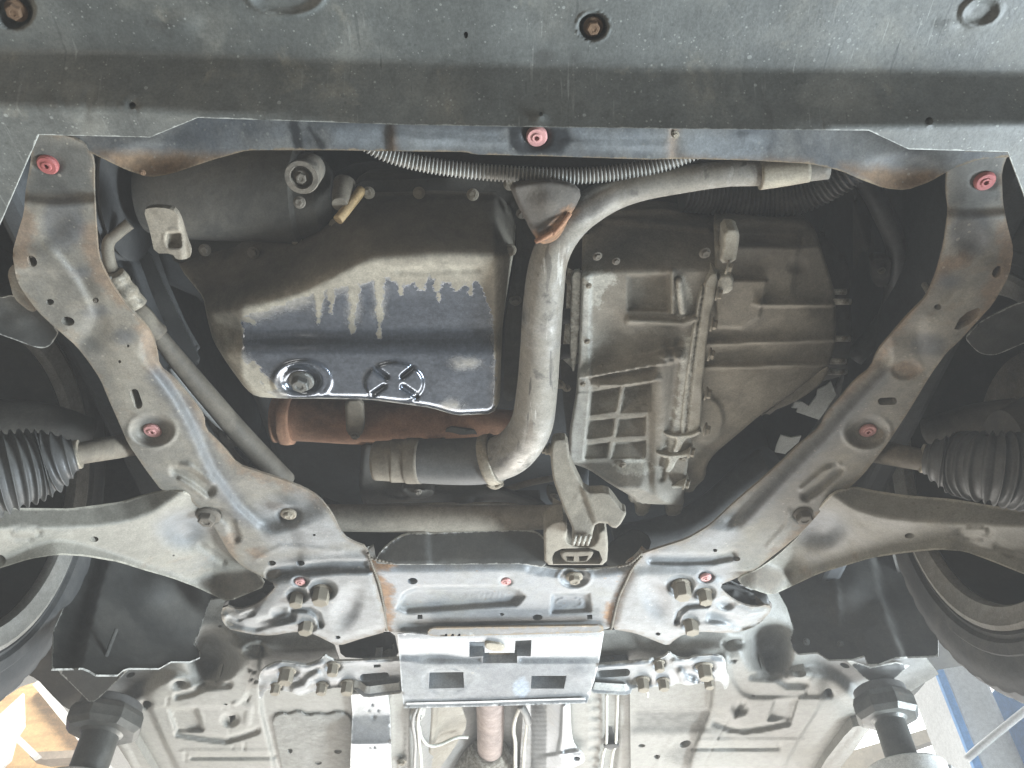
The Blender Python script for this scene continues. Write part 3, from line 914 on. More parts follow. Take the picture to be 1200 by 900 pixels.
hL = [ell(37.5, 306, 5.2, 7.2, -35), ell(58.5, 354, 4.8, 3.6), ell(112, 352, 3.6, 3.2), ell(79.5, 376.5, 8, 5.2, 12), ell(150, 405.5, 1.8, 1.8, n=8), slot(157.5, 461, 162, 474, 5.2), ell(318.5, 660, 5, 3, 0), ell(352, 660, 5.2, 3.2), ell(396, 747, 3.2, 2, n=10), ell(140, 424, 2, 2, n=8), ell(368, 627, 2, 1.3, n=8)]
rL = panel('side_rail', sub, railL, H, M['frame'], feats=fL, holes=hL,
           masks={'m1': [('line', [(186, 415), (190, 436), (226, 475), (239, 500), (262, 528), (280, 549), (330, 566), (380, 592)], 4), ('line', [(30, 258), (24, 300)], 12), ('line', [(104, 270), (112, 310), (140, 350)], 9), ('line', [(168, 385), (183, 430)], 9), ('line', [(442, 668), (452, 690), (453, 738)], 4), ('ell', 436, 650, 10, 8), ('ell', 300, 648, 10, 6), ('ell', 270, 640, 9, 14)],
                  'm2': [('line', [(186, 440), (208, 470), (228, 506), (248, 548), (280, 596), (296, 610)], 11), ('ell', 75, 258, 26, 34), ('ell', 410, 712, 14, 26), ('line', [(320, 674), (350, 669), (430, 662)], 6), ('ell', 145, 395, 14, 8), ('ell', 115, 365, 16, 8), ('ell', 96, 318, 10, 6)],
                  'm4': [('poly', [(318, 655), (400, 640), (440, 645), (455, 740), (395, 760), (270, 738), (262, 720), (310, 700)]), ('poly', [(300, 590), (350, 575), (395, 610), (420, 640), (330, 650), (300, 620)])], 'm3': [('poly', [(40, 155), (108, 172), (112, 225), (90, 228), (30, 228)]), ('ell', 178, 494, 14, 8), ('ell', 107, 405, 12, 10)]},
           step=2.7, dense=[(145, 475, 212, 528, 1.8), (262, 665, 455, 760, 1.7)], rings=((0, .0035), (16, .018)), hole_depth=.042, label='dusty left side rail of the subframe running from the front mount to the crossmember')
bolt(rL, 56, 193, H + .012, 12, M['red'], 'insert', name='threaded_insert', label='red threaded insert at the front end of the left rail')
bolt(rL, 179, 504, H + .013, 10.5, M['pink'], 'insert', name='threaded_insert', label='pale red threaded insert in the pressed recess of the left rail')
bolt(rL, 352, 681.5, H - .003, 6.5, M['pink'], 'insert', name='threaded_insert', label='pale red threaded insert beside the large bolts of the left rail')
for x, y, r, k, hh in ((244, 604, 10, 'hex', .006), (338, 602, 7.5, 'dome', .005), (378, 690, 10.5, 'long', .006), (349, 696, 8.5, 'long', .004), (360, 727, 9, 'long', .004), (37, 300, 2, 'dome', 0), (112, 352, 2.6, 'dome', .004)):
    bolt(rL, x, y, H + hh, r, M['steel'] if x > 300 else M['bolt_dark'], k)

railR = [(1186, 168), (1150, 168), (1122, 182), (1110, 196), (1109, 225), (1112, 248), (1107, 285), (1098, 320), (1086, 348), (1062, 372), (1040, 398), (1028, 412), (1021, 432), (1002, 446), (985, 467), (968, 486), (961, 502), (936, 522), (920, 538), (893, 562), (862, 588), (832, 616), (805, 632), (764, 645),
         (750, 650), (738, 670), (724, 700), (716, 737), (745, 742), (770, 752), (783, 757), (790, 750), (802, 743), (820, 740), (838, 741), (852, 742), (870, 740), (888, 733), (905, 715), (900, 708), (884, 712), (868, 708), (852, 698), (842, 686), (862, 678), (886, 667), (905, 652), (918, 642),
         (938, 625), (956, 606), (976, 580), (994, 573), (1012, 556), (1040, 520), (1066, 480), (1090, 440), (1110, 412), (1122, 402), (1142, 380), (1164, 356), (1183, 322), (1188, 292), (1180, 262), (1175, 235), (1174, 200)]
fR = [step_([(1100, 247), (1140, 250), (1185, 247)], 8, -.012, -1), blob(1154, 212, 22, 15, -.003, .4), step_([(1142, 315), (1118, 342), (1090, 368)], 5, .004, -1), blob(1062, 433, 19, 12, -.0025, .7, -5),
      step_([(1032, 436), (1000, 470), (965, 510), (930, 545), (895, 582), (872, 606)], 8, -.013, 1), blob(1016, 505, 29, 22, -.012, .45), blob(1017, 504, 13, 10, -.003, .5), ring(1016, 507, 26, 19, 6, .002),
      ridge([(945, 580), (965, 566), (982, 551)], 9, -.007, .3), ridge([(940, 574), (966, 552), (984, 546)], 4, .004), ridge([(952, 585), (986, 554)], 4, .002), blob(941, 602, 15, 11, -.010, .4), fold([(1026, 424), (1004, 452), (968, 496), (940, 528), (890, 572), (832, 622)], -.00025, 1, soft=4),
      ridge([(764, 655), (800, 656), (835, 655), (858, 650)], 8, -.007, .3), plate([(742, 670), (780, 668), (820, 670), (842, 680), (860, 704), (895, 716), (880, 732), (835, 737), (790, 744), (720, 734), (728, 700)], 7, .006),
      blob(798, 686, 19, 14, -.014, .5), blob(826, 695, 15, 11, -.010, .5), blob(808, 730, 13, 10, -.008, .4), blob(827, 676, 12, 8, -.008, .4), blob(850, 708, 13, 8, -.007, .3, 10), ridge([(829, 708), (806, 710), (796, 718), (793, 728)], 4.5, -.008), blob(768, 702, 20, 34, -.007, .1, -25),
      ridge([(898, 724), (870, 732), (835, 722)], 9, -.007), blob(842, 733, 28, 8, .006), rough_(.0006, 20, 21), rough_(.0003, 6, 14), blob(1075, 390, 40, 24, -.003), blob(1140, 285, 26, 25, -.004), ridge([(900, 640), (922, 616), (925, 600)], 4, .002)]
hR = [ell(1168.5, 318.5, 5, 7.5, 32), [(1118, 386), (1124, 374), (1133, 366), (1146, 360.5), (1149, 363), (1146, 371), (1137, 379), (1124, 386.5)], ell(1099, 360, 4.2, 3.4), slot(1033, 470.5, 1047, 470, 4.3), ell(863, 655, 4.8, 2.8), ell(838, 645, 2.8, 2, n=10), ell(771, 743, 3.2, 2, n=10)]
rR = panel('side_rail', sub, railR, H, M['frame'], feats=fR, holes=hR,
           masks={'m1': [('line', [(1178, 270), (1182, 310), (1160, 345)], 9), ('line', [(1100, 320), (1050, 388), (1024, 430), (985, 470)], 4), ('ell', 1062, 433, 17, 10), ('line', [(1130, 300), (1102, 316)], 9), ('line', [(740, 672), (726, 700)], 4), ('ell', 719, 720, 11, 14), ('ell', 756, 652, 14, 10), ('line', [(955, 606), (905, 652)], 4), ('line', [(1138, 388), (1165, 350)], 8)],
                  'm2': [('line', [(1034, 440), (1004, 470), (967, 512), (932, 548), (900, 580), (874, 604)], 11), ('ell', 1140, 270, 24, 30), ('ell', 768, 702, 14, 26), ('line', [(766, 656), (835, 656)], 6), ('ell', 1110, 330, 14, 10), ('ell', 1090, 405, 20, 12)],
                  'm4': [('poly', [(862, 655), (780, 640), (750, 648), (715, 738), (785, 760), (900, 732), (905, 720), (858, 695)]), ('poly', [(860, 600), (800, 636), (830, 650), (870, 630)])], 'm3': [('poly', [(1112, 175), (1180, 172), (1178, 238), (1140, 246), (1112, 236)]), ('ell', 1018, 494, 14, 8)]},
           step=2.7, dense=[(985, 478, 1050, 530, 1.8), (716, 660, 905, 758, 1.7)], rings=((0, .0035), (16, .018)), hole_depth=.042, label='dusty right side rail of the subframe with a diamond shaped hole near its front end')
bolt(rR, 1154, 212, H + .012, 12, M['red'], 'insert', name='threaded_insert', label='red threaded insert at the front end of the right rail')
bolt(rR, 1017, 504, H + .013, 10, M['pink'], 'insert', name='threaded_insert', label='pale red threaded insert in the pressed recess of the right rail')
bolt(rR, 827, 676.5, H - .003, 6.5, M['pink'], 'insert', name='threaded_insert', label='pale red threaded insert beside the large bolts of the right rail')
for x, y, r, k, hh in ((941, 602, 9.5, 'hex', .006), (798, 684, 10.5, 'long', .006), (825, 693, 8.5, 'long', .004), (809, 727, 9, 'long', .004)):
    bolt(rR, x, y, H + hh, r, M['steel'] if x < 900 else M['bolt_dark'], k)
# lower bush brackets behind the arm tips
for nm, poly, fe in (('bush_bracket', [(262, 706), (300, 690), (318, 684), (330, 690), (322, 702), (300, 714), (282, 722), (262, 716)], -1), ('bush_bracket', [(905, 706), (872, 692), (848, 684), (838, 690), (846, 702), (866, 712), (884, 720), (904, 716)], 1)):
    panel(nm, sub, poly, H + .03, M['rubber'], feats=[rough_(.001, 8, 4)], step=4, ch=2)

# ---------------------------------------------------------------- control arms
armL = [(-90, 608), (-40, 600), (0, 597), (80, 598), (140, 590), (172, 580), (200, 574), (225, 580), (246, 604), (266, 640), (288, 664), (303, 672), (312, 687), (290, 696), (268, 705), (255, 700), (230, 688), (200, 677), (165, 667), (140, 659), (100, 652), (67, 650), (35, 655), (0, 666), (-90, 690)]
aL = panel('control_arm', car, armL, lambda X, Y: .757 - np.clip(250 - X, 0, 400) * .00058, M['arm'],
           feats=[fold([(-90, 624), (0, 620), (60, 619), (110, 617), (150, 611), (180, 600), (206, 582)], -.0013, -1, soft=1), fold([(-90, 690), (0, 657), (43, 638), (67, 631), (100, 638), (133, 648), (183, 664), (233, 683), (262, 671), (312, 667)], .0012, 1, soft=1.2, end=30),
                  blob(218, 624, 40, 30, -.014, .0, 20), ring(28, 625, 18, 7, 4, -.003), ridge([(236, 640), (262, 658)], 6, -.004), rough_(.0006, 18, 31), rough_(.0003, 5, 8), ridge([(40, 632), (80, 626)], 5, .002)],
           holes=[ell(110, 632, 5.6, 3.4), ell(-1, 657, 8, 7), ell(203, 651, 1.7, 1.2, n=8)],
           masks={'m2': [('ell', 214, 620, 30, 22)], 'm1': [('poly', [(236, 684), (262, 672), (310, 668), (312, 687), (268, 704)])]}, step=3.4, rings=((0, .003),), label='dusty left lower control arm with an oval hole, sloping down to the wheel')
bolt(aL, 110, 622, .70, 1.2, M['steel'], 'dome')
armR = [(1290, 612), (1240, 606), (1200, 600), (1160, 594), (1120, 587), (1060, 582), (1022, 576), (1000, 571), (976, 578), (956, 600), (934, 630), (910, 652), (888, 667), (863, 678), (870, 686), (886, 692), (904, 698), (930, 686), (960, 672), (1020, 654), (1060, 648), (1100, 644), (1130, 646), (1160, 657), (1200, 673), (1290, 705)]
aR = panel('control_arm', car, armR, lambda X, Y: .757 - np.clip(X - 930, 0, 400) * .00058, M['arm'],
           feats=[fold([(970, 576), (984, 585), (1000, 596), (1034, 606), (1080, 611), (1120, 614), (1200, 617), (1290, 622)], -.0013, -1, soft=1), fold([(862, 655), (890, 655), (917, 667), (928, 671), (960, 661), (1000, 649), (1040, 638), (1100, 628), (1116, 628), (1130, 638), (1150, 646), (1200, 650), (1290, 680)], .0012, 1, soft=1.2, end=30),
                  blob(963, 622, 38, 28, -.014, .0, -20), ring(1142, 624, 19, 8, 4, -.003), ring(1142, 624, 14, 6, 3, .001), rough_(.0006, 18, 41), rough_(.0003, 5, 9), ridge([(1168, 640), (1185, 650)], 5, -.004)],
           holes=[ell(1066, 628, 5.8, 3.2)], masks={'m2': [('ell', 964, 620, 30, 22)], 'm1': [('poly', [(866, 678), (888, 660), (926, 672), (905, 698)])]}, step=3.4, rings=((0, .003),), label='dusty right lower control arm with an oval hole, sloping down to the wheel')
for nm, pts in (('bush', [(272, 698, .775), (296, 706, .77), (318, 694, .775)]), ('bush', [(898, 698, .775), (874, 704, .77), (852, 692, .775)])):
    tube(nm, aL if pts[0][0] < 600 else aR, pts, 11, M['rubber'])

# ---------------------------------------------------------------- oil pan
foldline = [(200, 372), (240, 364), (300, 357), (345, 345), (400, 318), (430, 303), (500, 297), (600, 297)]


def pan_h(X, Y):
    z = np.full(X.shape, .808)
    z = z - .021 * np.where(Y < 384, 0, np.where(Y > 417, 1, .5 - .5 * np.cos((np.clip(Y, 384, 417) - 384) / 33 * math.pi))) - np.clip(Y - 417, 0, 60) * .00004
    z = z + np.clip(284 - X, 0, 80) * np.where(Y > 330, .00055, .0002)
    z = z + np.clip(X - 581, 0, 30) * .0016
    z = z - np.interp(Y, [300, 386], [0, -.006])
    return z


pan_out = [(206, 298), (222, 286), (262, 284), (300, 276), (350, 283), (372, 268), (396, 254), (412, 236), (428, 222), (500, 220), (600, 221), (606, 240), (603, 290), (596, 330), (589, 380), (587, 430), (586, 470), (578, 485), (535, 487), (505, 478), (470, 473), (430, 468), (365, 467), (330, 467), (300, 465), (288, 456), (266, 426), (250, 400), (243, 375), (238, 348), (225, 332), (212, 316)]
gloss = [(282, 374), (300, 366), (325, 360), (338, 352), (365, 344), (400, 336), (425, 333), (450, 325), (480, 336), (500, 322), (520, 331), (540, 334), (560, 328), (568, 345), (576, 365), (580, 400), (581, 440), (580, 490), (535, 492), (470, 478), (400, 473), (330, 472), (318, 462), (300, 440), (283, 420), (284, 400), (286, 388)]
pan = panel('oil_pan', car, pan_out, pan_h, M['pan'],
            feats=[fold(foldline, -.0015, -1, 70, soft=5), blob(353, 446, 36, 25, .006, .55), blob(353, 446, 30, 21, -.012, .5), ring(354, 447, 33, 23, 4, .003), blob(462, 449, 38, 27, .005, .8), ring(462, 449, 36, 25, 3, -.0012),
                   ridge([(441, 433), (453, 442)], 4.5, -.006, .3), ridge([(472, 441), (483, 432)], 4.5, -.006, .3), ridge([(438, 461), (450, 453)], 4.5, -.006, .3), ridge([(472, 453), (488, 464)], 4.5, -.006, .3),
                   rough_(.0012, 26, 51), rough_(.0005, 7, 52), blob(470, 350, 90, 28, -.002), blob(530, 440, 40, 30, .002), step_([(425, 232), (500, 230), (592, 231)], 3, .004, 1), ridge([(345, 290), (395, 262), (425, 236)], 5, .003), ridge([(468, 318), (560, 316)], 5, -.002), fold([(577, 300), (582, 345), (582, 400), (582, 480)], -.0004, -1, soft=4)],
            masks={'m1': [('poly', gloss), ('cut', [(372, 335), (374, 354)], 5), ('cut', [(374, 350), (373, 376)], 2.6), ('cut', [(387, 335), (389, 350)], 4.5), ('cut', [(389, 348), (388, 366)], 2.2), ('cut', [(415, 330), (414, 352)], 6), ('cut', [(414, 350), (412, 388)], 3.4), ('cut', [(443, 322), (444, 345)], 5.5), ('cut', [(444, 344), (446, 372)], 4), ('cut', [(446, 370), (445, 394)], 2),
                    ('cut', [(514, 320), (513, 338)], 4), ('cut', [(513, 336), (514, 352)], 2), ('cut', [(494, 318), (493, 330)], 8), ('cut', [(470, 322), (470, 344)], 2), ('cut', [(550, 322), (552, 346)], 2.4), ('cut', [(535, 322), (534, 333)], 7), ('cut', [(296, 428), (318, 455)], 5), ('cut', [(288, 372), (296, 378)], 4)],
                   'm2': [('poly', [(206, 290), (300, 272), (430, 215), (600, 215), (600, 292), (500, 294), (430, 300), (345, 340), (300, 352), (230, 358)])],
                   'm3': [('line', [(300, 364), (345, 350), (400, 330), (430, 318), (500, 313), (570, 316)], 9), ('line', [(262, 380), (268, 410), (292, 446), (320, 463)], 12), ('line', [(585, 310), (586, 470)], 4), ('line', [(373, 345), (373, 366)], 2.5), ('line', [(414, 335), (413, 372)], 3.4), ('line', [(443, 330), (445, 366)], 3.4), ('ell', 548, 426, 16, 6), ('ell', 530, 474, 8, 4)]},
            step=3.6, rnd=(7, .012), dense=[(310, 415, 398, 476, 1.9), (420, 415, 505, 478, 1.9)], rings=((6, .03), (60, .12)), ch=1, label='black glossy oil pan half covered in dried grey mud, with a drain plug')
bolt(pan, 353, 446, .786, 10.5, M['lift_dark'], 'hex', name='drain_plug', rot=.2)
for x, y, hh in ((432, 226, .885), (491, 226, .885), (554, 228, .885), (597, 216, .89), (598, 293, .84), (347, 280, .885), (393, 263, .885), (297, 296, .885), (240, 293, .885)):
    bolt(pan, x, y, hh + .004, 5, M['steel'] if x > 320 else M['bolt_dark'], 'hex', axis=(0, -.5, -1))

# ---------------------------------------------------------------- engine: dirty block parts round the pan
eng = panel('engine_block', car, [(170, 262), (380, 205), (420, 190), (640, 195), (690, 230), (690, 600), (420, 600), (330, 560), (300, 470), (235, 350), (190, 330)], lambda X, Y: .98 + 0 * X, M['bay'], feats=[rough_(.012, 40, 60), blob(560, 330, 60, 100, .02)], step=10, rnd=(12, .03), label='black grimy engine block above the oil pan')
panel('flange_plate', eng, [(196, 290), (260, 268), (330, 262), (372, 250), (402, 236), (422, 212), (600, 206), (640, 222), (650, 300), (622, 330), (612, 420), (604, 470), (590, 470), (592, 380), (600, 330), (606, 290), (602, 240), (430, 240), (390, 275), (350, 292), (300, 290), (230, 304), (205, 310)], .915, M['engine'],
      feats=[rough_(.003, 15, 61), ridge([(600, 240), (612, 300), (600, 400)], 6, .006), blob(270, 265, 12, 10, .01, .5)], step=5, rings=((0, .02), (10, .05)))
for x, y in ((604, 352), (612, 250), (270, 263)):
    bolt(eng, x, y, .885, 5, M['bolt_dark'], 'hex')
lathe('compressor', car, P(166, 226, .93), (1, .02, 0), [(0, .028), (.01, .052), (.04, .058), (.10, .060), (.17, .060), (.19, .062), (.205, .062), (.21, .056), (.235, .05), (.25, .03)], M['engine'], 40, label='dark grimy compressor housing behind the left lobe of the front crossmember')
comp = bpy.data.objects['compressor']
lathe('mounting_lug', comp, P(354, 207, .815), (0, -.28, -1), [(-.04, .018), (.0, .0195), (.004, .0185), (.004, .013), (-.006, .012), (-.006, .001)], M['bolt_dark'], 28)
bolt(comp, 354, 208, .818, 6.5, M['bolt_dark'], 'hex', axis=(0, -.28, -1))
bolt(comp, 351, 237, .83, 5, M['bolt_dark'], 'hex', axis=(0, -.5, -1))
lathe('pulley', car, P(128, 225, .93), (1, .05, 0), [(-.012, .02), (-.012, .085), (.0, .09), (.004, .084), (.009, .088), (.013, .082), (.018, .088), (.022, .082), (.028, .088), (.03, .05), (.03, .01)], M['black'], 48, label='black ribbed belt pulley behind the left rail')
br = panel('bracket', car, [(168, 246), (178, 243), (196, 244), (206, 248), (213, 262), (219, 284), (224, 296), (222, 303), (207, 305), (202, 297), (181, 297), (176, 272)], .80, M['brown'], feats=[step_([(212, 262), (216, 300)], 3, -.006, -1), plate([(196, 273), (211, 273), (212, 289), (197, 289)], 1.5, -.01), ring(204, 281, 12, 12, 3, .001)], masks={}, step=2.4, rings=((0, .004), (1.5, .010)), label='small dusty beige bracket with a square hole under the compressor')
br.data.materials[0] = M['beige_dirty']
panel('drive_belt', car, [(158, 290), (176, 296), (190, 330), (222, 395), (236, 425), (222, 432), (200, 395), (178, 345)], lambda X, Y: .98 - (Y - 290) * .0003, M['black'], feats=[], step=6, label='black drive belt running down beside the oil pan')
tube('sensor', car, [(404, 214, .90), (401, 228, .88), (398, 240, .86)], [13, 12, 9], M['brown'], label='dusty brown sensor beside the oil pan flange')
tube('drain_tube', car, [(424, 222, .89), (412, 238, .87), (396, 258, .845)], 6.2, M['brass'], label='short brass tube pointing down at the oil pan flange')
tube('engine_hose', car, [(372, 196, .93), (378, 220, .92), (372, 250, .93), (385, 262, .93)], 8, M['black'], label='black engine hose beside the compressor')

# corrugated conduits
tube('wiring_conduit', car, [(425, 166, .80), (452, 180, .80), (490, 191, .80), (540, 199, .80), (600, 204, .80), (680, 206, .80), (740, 200, .80), (780, 191, .80), (820, 176, .80)], 8.5, M['hose'], corr=(4.6, .16), label='pale ribbed conduit sagging below the front crossmember')
tube('ribbed_hose', car, [(800, 225, .90), (840, 228, .90), (890, 232, .89), (940, 226, .88), (990, 200, .87), (1020, 176, .87)], 22, M['hose_black'], corr=(5.5, .07), segs=28, label='black ribbed hose above the gearbox')

# coolant pipe
pp = [(970, 197, .80), (905, 203, .80), (850, 204, .80), (795, 211, .80), (745, 219, .80), (705, 234, .80), (668, 262, .795), (645, 300, .79), (637, 350, .785), (633, 410, .782), (629, 460, .78), (622, 500, .782), (602, 528, .79), (574, 541, .80)]
pr = [13, 14, 15, 16, 18, 20, 21, 22, 23.5, 23.5, 24, 25, 26, 26]
pipe = tube('coolant_pipe', car, pp, pr, M['chrome'], segs=32, n=10, label='worn silver pipe running down between the oil pan and the gearbox')
panel('pipe_bracket', pipe, [(596, 216), (640, 210), (672, 216), (682, 226), (676, 240), (666, 256), (660, 274), (650, 284), (632, 287), (622, 270), (607, 242)], lambda X, Y: .766 + np.clip(X - 640, 0, 80) * .0002, M['engine_rust'], feats=[ridge([(628, 284), (646, 276), (664, 256)], 6, .006), rough_(.002, 14, 6), blob(650, 240, 40, 30, .01)], masks={'m1': [('line', [(626, 282), (648, 276), (668, 252)], 9)]}, step=3.5, rnd=(6, .01))
for i, (a, b) in enumerate((((628, 283, .760), (648, 272, .758)), ((648, 274, .758), (668, 250, .764)))):
    tube('weld_bead', pipe, [a, ((a[0] + b[0]) / 2 + 1, (a[1] + b[1]) / 2, .757), b], 3, M['exhaust'], segs=10, n=3)
tube('sleeve', pipe, [(947, 199, .798), (918, 203, .798), (890, 206, .798)], [14.5, 15.5, 16.5], M['beige'], segs=28)
hose = tube('rubber_hose', pipe, [(588, 536, .80), (560, 540, .802), (525, 541, .805), (488, 540, .808)], [27, 28, 27, 26], M['rubber'], segs=30)
tube('hose_clamp', pipe, [(581, 537, .80), (575, 538.5, .80), (569, 540, .80)], [30, 30.5, 30], M['steel'], segs=32, n=3)
tube('clamp_screw', pipe, [(572, 566, .785), (580, 570, .785), (588, 566, .785)], 4, M['steel'], segs=8, n=3)
tube('metal_collar', pipe, [(494, 540, .808), (478, 540, .81), (474, 540, .81), (460, 540, .81), (456, 540, .81), (440, 540, .812)], [27, 27, 25.5, 25.5, 24, 23], M['brown'], segs=30, n=5)
panel('turbo_housing', car, [(424, 518), (446, 520), (450, 562), (500, 566), (560, 562), (640, 590), (640, 600), (430, 600), (420, 575)], .86, M['engine'], feats=[rough_(.006, 14, 9), blob(470, 578, 26, 14, .012), blob(545, 590, 30, 10, .012)], step=5, rnd=(6, .01), label='black grimy casting behind the rubber hose')

# rusty exhaust, cross tubes
ex = tube('exhaust_manifold', car, [(322, 492, .90), (345, 492, .90), (400, 494, .90), (500, 500, .90), (610, 506, .90)], [27, 25, 26, 26, 25], M['exhaust'], segs=28, label='rust brown exhaust pipe behind the oil pan')
tube('flange_ring', ex, [(330, 492, .899), (337, 492, .899), (344, 492, .899)], [29, 30, 29], M['exhaust'], segs=28, n=3)
panel('hanger', ex, [(404, 468), (426, 468), (428, 498), (424, 510), (416, 514), (406, 508), (405, 490)], .86, M['brown'], feats=[], step=4, rnd=(4, .006))
bolt(ex, 416, 510, .86, 4, M['bolt_dark'], 'hex')
panel('splash_plate', car, [(432, 514), (520, 512), (524, 500), (560, 505), (556, 520), (520, 530), (434, 528)], .87, M['engine'], feats=[rough_(.004, 8, 3), ridge([(440, 522), (520, 514)], 3, .008)], step=4, label='thin black plate under the exhaust pipe')
tube('steering_rack', car, [(360, 606, .81), (420, 607, .81), (520, 608, .81), (600, 607, .81), (665, 605, .81)], [15, 16, 16, 15, 14], M['rack'], segs=26, label='brown steering rack tube lying in front of the crossmember')
tube('brake_line', car, [(400, 596, .85), (470, 592, .85), (590, 591, .85), (612, 596, .85)], 2.5, M['rack'], segs=8, label='thin steel line in front of the steering rack')

# left pipe with its crimped fittings
lp = tube('power_steering_pipe', car, [(152, 262, .86), (138, 273, .85), (127, 285, .84), (128, 305, .83), (136, 325, .825)], 7, M['brown'], segs=14, label='brown steering pipe with crimped fittings beside the left rail')
tube('fitting', lp, [(134, 320, .82), (140, 330, .82), (145, 336, .818), (149, 342, .816), (153, 348, .816), (160, 358, .815)], [11, 13, 11, 13, 12, 13], M['steel'], segs=16, n=3)
tube('fitting', lp, [(160, 360, .815), (170, 372, .812), (176, 382, .81), (186, 392, .81)], [10, 12, 13, 13], M['brown'], segs=6, n=3)
tube('pipe_sleeve', lp, [(182, 388, .81), (205, 418, .81), (240, 460, .81), (285, 512, .815), (334, 564, .82)], [9, 11, 12, 12.5, 12.5], M['pipe_dark'], segs=16)

# hoses, wires and brackets seen dimly in the gaps
for pts, r, m_, lab in (([(120, 330, .95), (150, 400, .96), (200, 460, .98), (250, 520, .98), (300, 590, .96)], 9, 'rubber', 'black hose running down in the gap beside the left rail'), ([(200, 430, .95), (232, 470, .95), (262, 500, .95), (300, 520, .95), (330, 552, .95)], 5, 'cable_grey', 'thin grey harness below the oil pan'), ([(245, 470, 1.0), (262, 520, 1.0), (300, 560, 1.0), (360, 585, .98)], 7, 'brown', 'dusty pipe in the shade below the oil pan'),
                        ([(1000, 190, .98), (1030, 240, 1.0), (1052, 300, 1.0), (1040, 370, 1.0), (1000, 420, .98)], 12, 'rubber', 'dark hose in the gap right of the gearbox'), ([(1090, 200, 1.05), (1075, 270, 1.05), (1060, 330, 1.05), (1010, 400, 1.05), (960, 500, 1.0), (900, 570, .95)], 5, 'cable_grey', 'grey harness in the gap right of the gearbox'), ([(720, 636, .86), (780, 624, .87), (830, 600, .88), (880, 556, .90), (905, 540, .90)], 20, 'rubber', 'fat dark hose behind the right rail'),
                        ([(590, 575, .88), (620, 566, .88), (650, 560, .88)], 4, 'brown', 'short steel pipe beside the engine mount'), ([(120, 195, .98), (122, 240, .97), (140, 262, .96)], 12, 'rubber', 'black hose behind the front of the left rail'), ([(640, 230, .88), (660, 262, .88), (672, 300, .88), (662, 350, .88), (660, 420, .88)], 7, 'black', 'black hose between coolant pipe and gearbox')):
    tube('hose' if m_ != 'cable_grey' else 'wiring_harness', car, pts, r, M[m_], segs=12, n=6, label=lab)
for poly, h_, lab in (([(1000, 200), (1080, 205), (1090, 330), (1050, 400), (1010, 440), (1000, 330)], 1.12, 'dark pressed inner wing panel right of the gearbox'), ([(110, 230), (170, 240), (215, 420), (230, 500), (170, 430), (120, 330)], 1.10, 'dark pressed inner wing panel left of the oil pan')):
    panel('inner_panel', car, poly, h_, M['engine'], feats=[ridge([(poly[0][0], 240), (poly[0][0] + 60, 400)], 10, .02), ridge([(poly[0][0] + 40, 230), (poly[0][0] + 60, 330)], 6, -.02), blob(poly[0][0] + 30, 320, 18, 14, .02, .5)], step=5, rnd=(4, .006), label=lab)
for x, y, w, hh, h_ in ((255, 500, 30, 22, .98), (290, 545, 26, 18, .97), (1020, 300, 26, 34, .98), (985, 470, 16, 14, .95), (470, 570, 40, 12, .84), (640, 575, 18, 12, .83), (140, 330, 16, 22, .96)):
    b_ = panel('bracket', car, [(x, y), (x + w, y + 3), (x + w - 3, y + hh), (x + w * .4, y + hh + 4), (x + 2, y + hh - 4)], h_, M['engine'], feats=[blob(x + w / 2, y + hh / 2, w * .3, hh * .3, .006, .5)], step=3, rnd=(2.5, .005), rings=((0, .01), (3, .02)), label='small grimy bracket in the shade of the engine bay')
    bolt(b_, x + w * .5, y + hh * .5, h_ - .006, 3.2, M['bolt_dark'], 'hex')
# ---------------------------------------------------------------- gearbox
def pocket(poly, line, slope, mx, soft=1.6):
    """pocket between ribs: its rear wall climbs away from the lower rib edge to a flat floor"""
    def f(X, Y):
        d, _ = segdist(X, Y, line)
        e, _ = segdist(X, Y, poly, True)
        e = np.where(inside(X, Y, poly), e, 0)
        return -np.minimum(slope * d, mx) * sst(e / soft)
    return f


def ribwall(line, hpx, slope, side=-1):
    def f(X, Y):
        d, s = segdist(X, Y, line)
        s = s * side
        up = np.clip(slope * (hpx - d), 0, None)
        return np.where(s > 0, up, slope * hpx * sst(1 - d / 1.8))
    return f


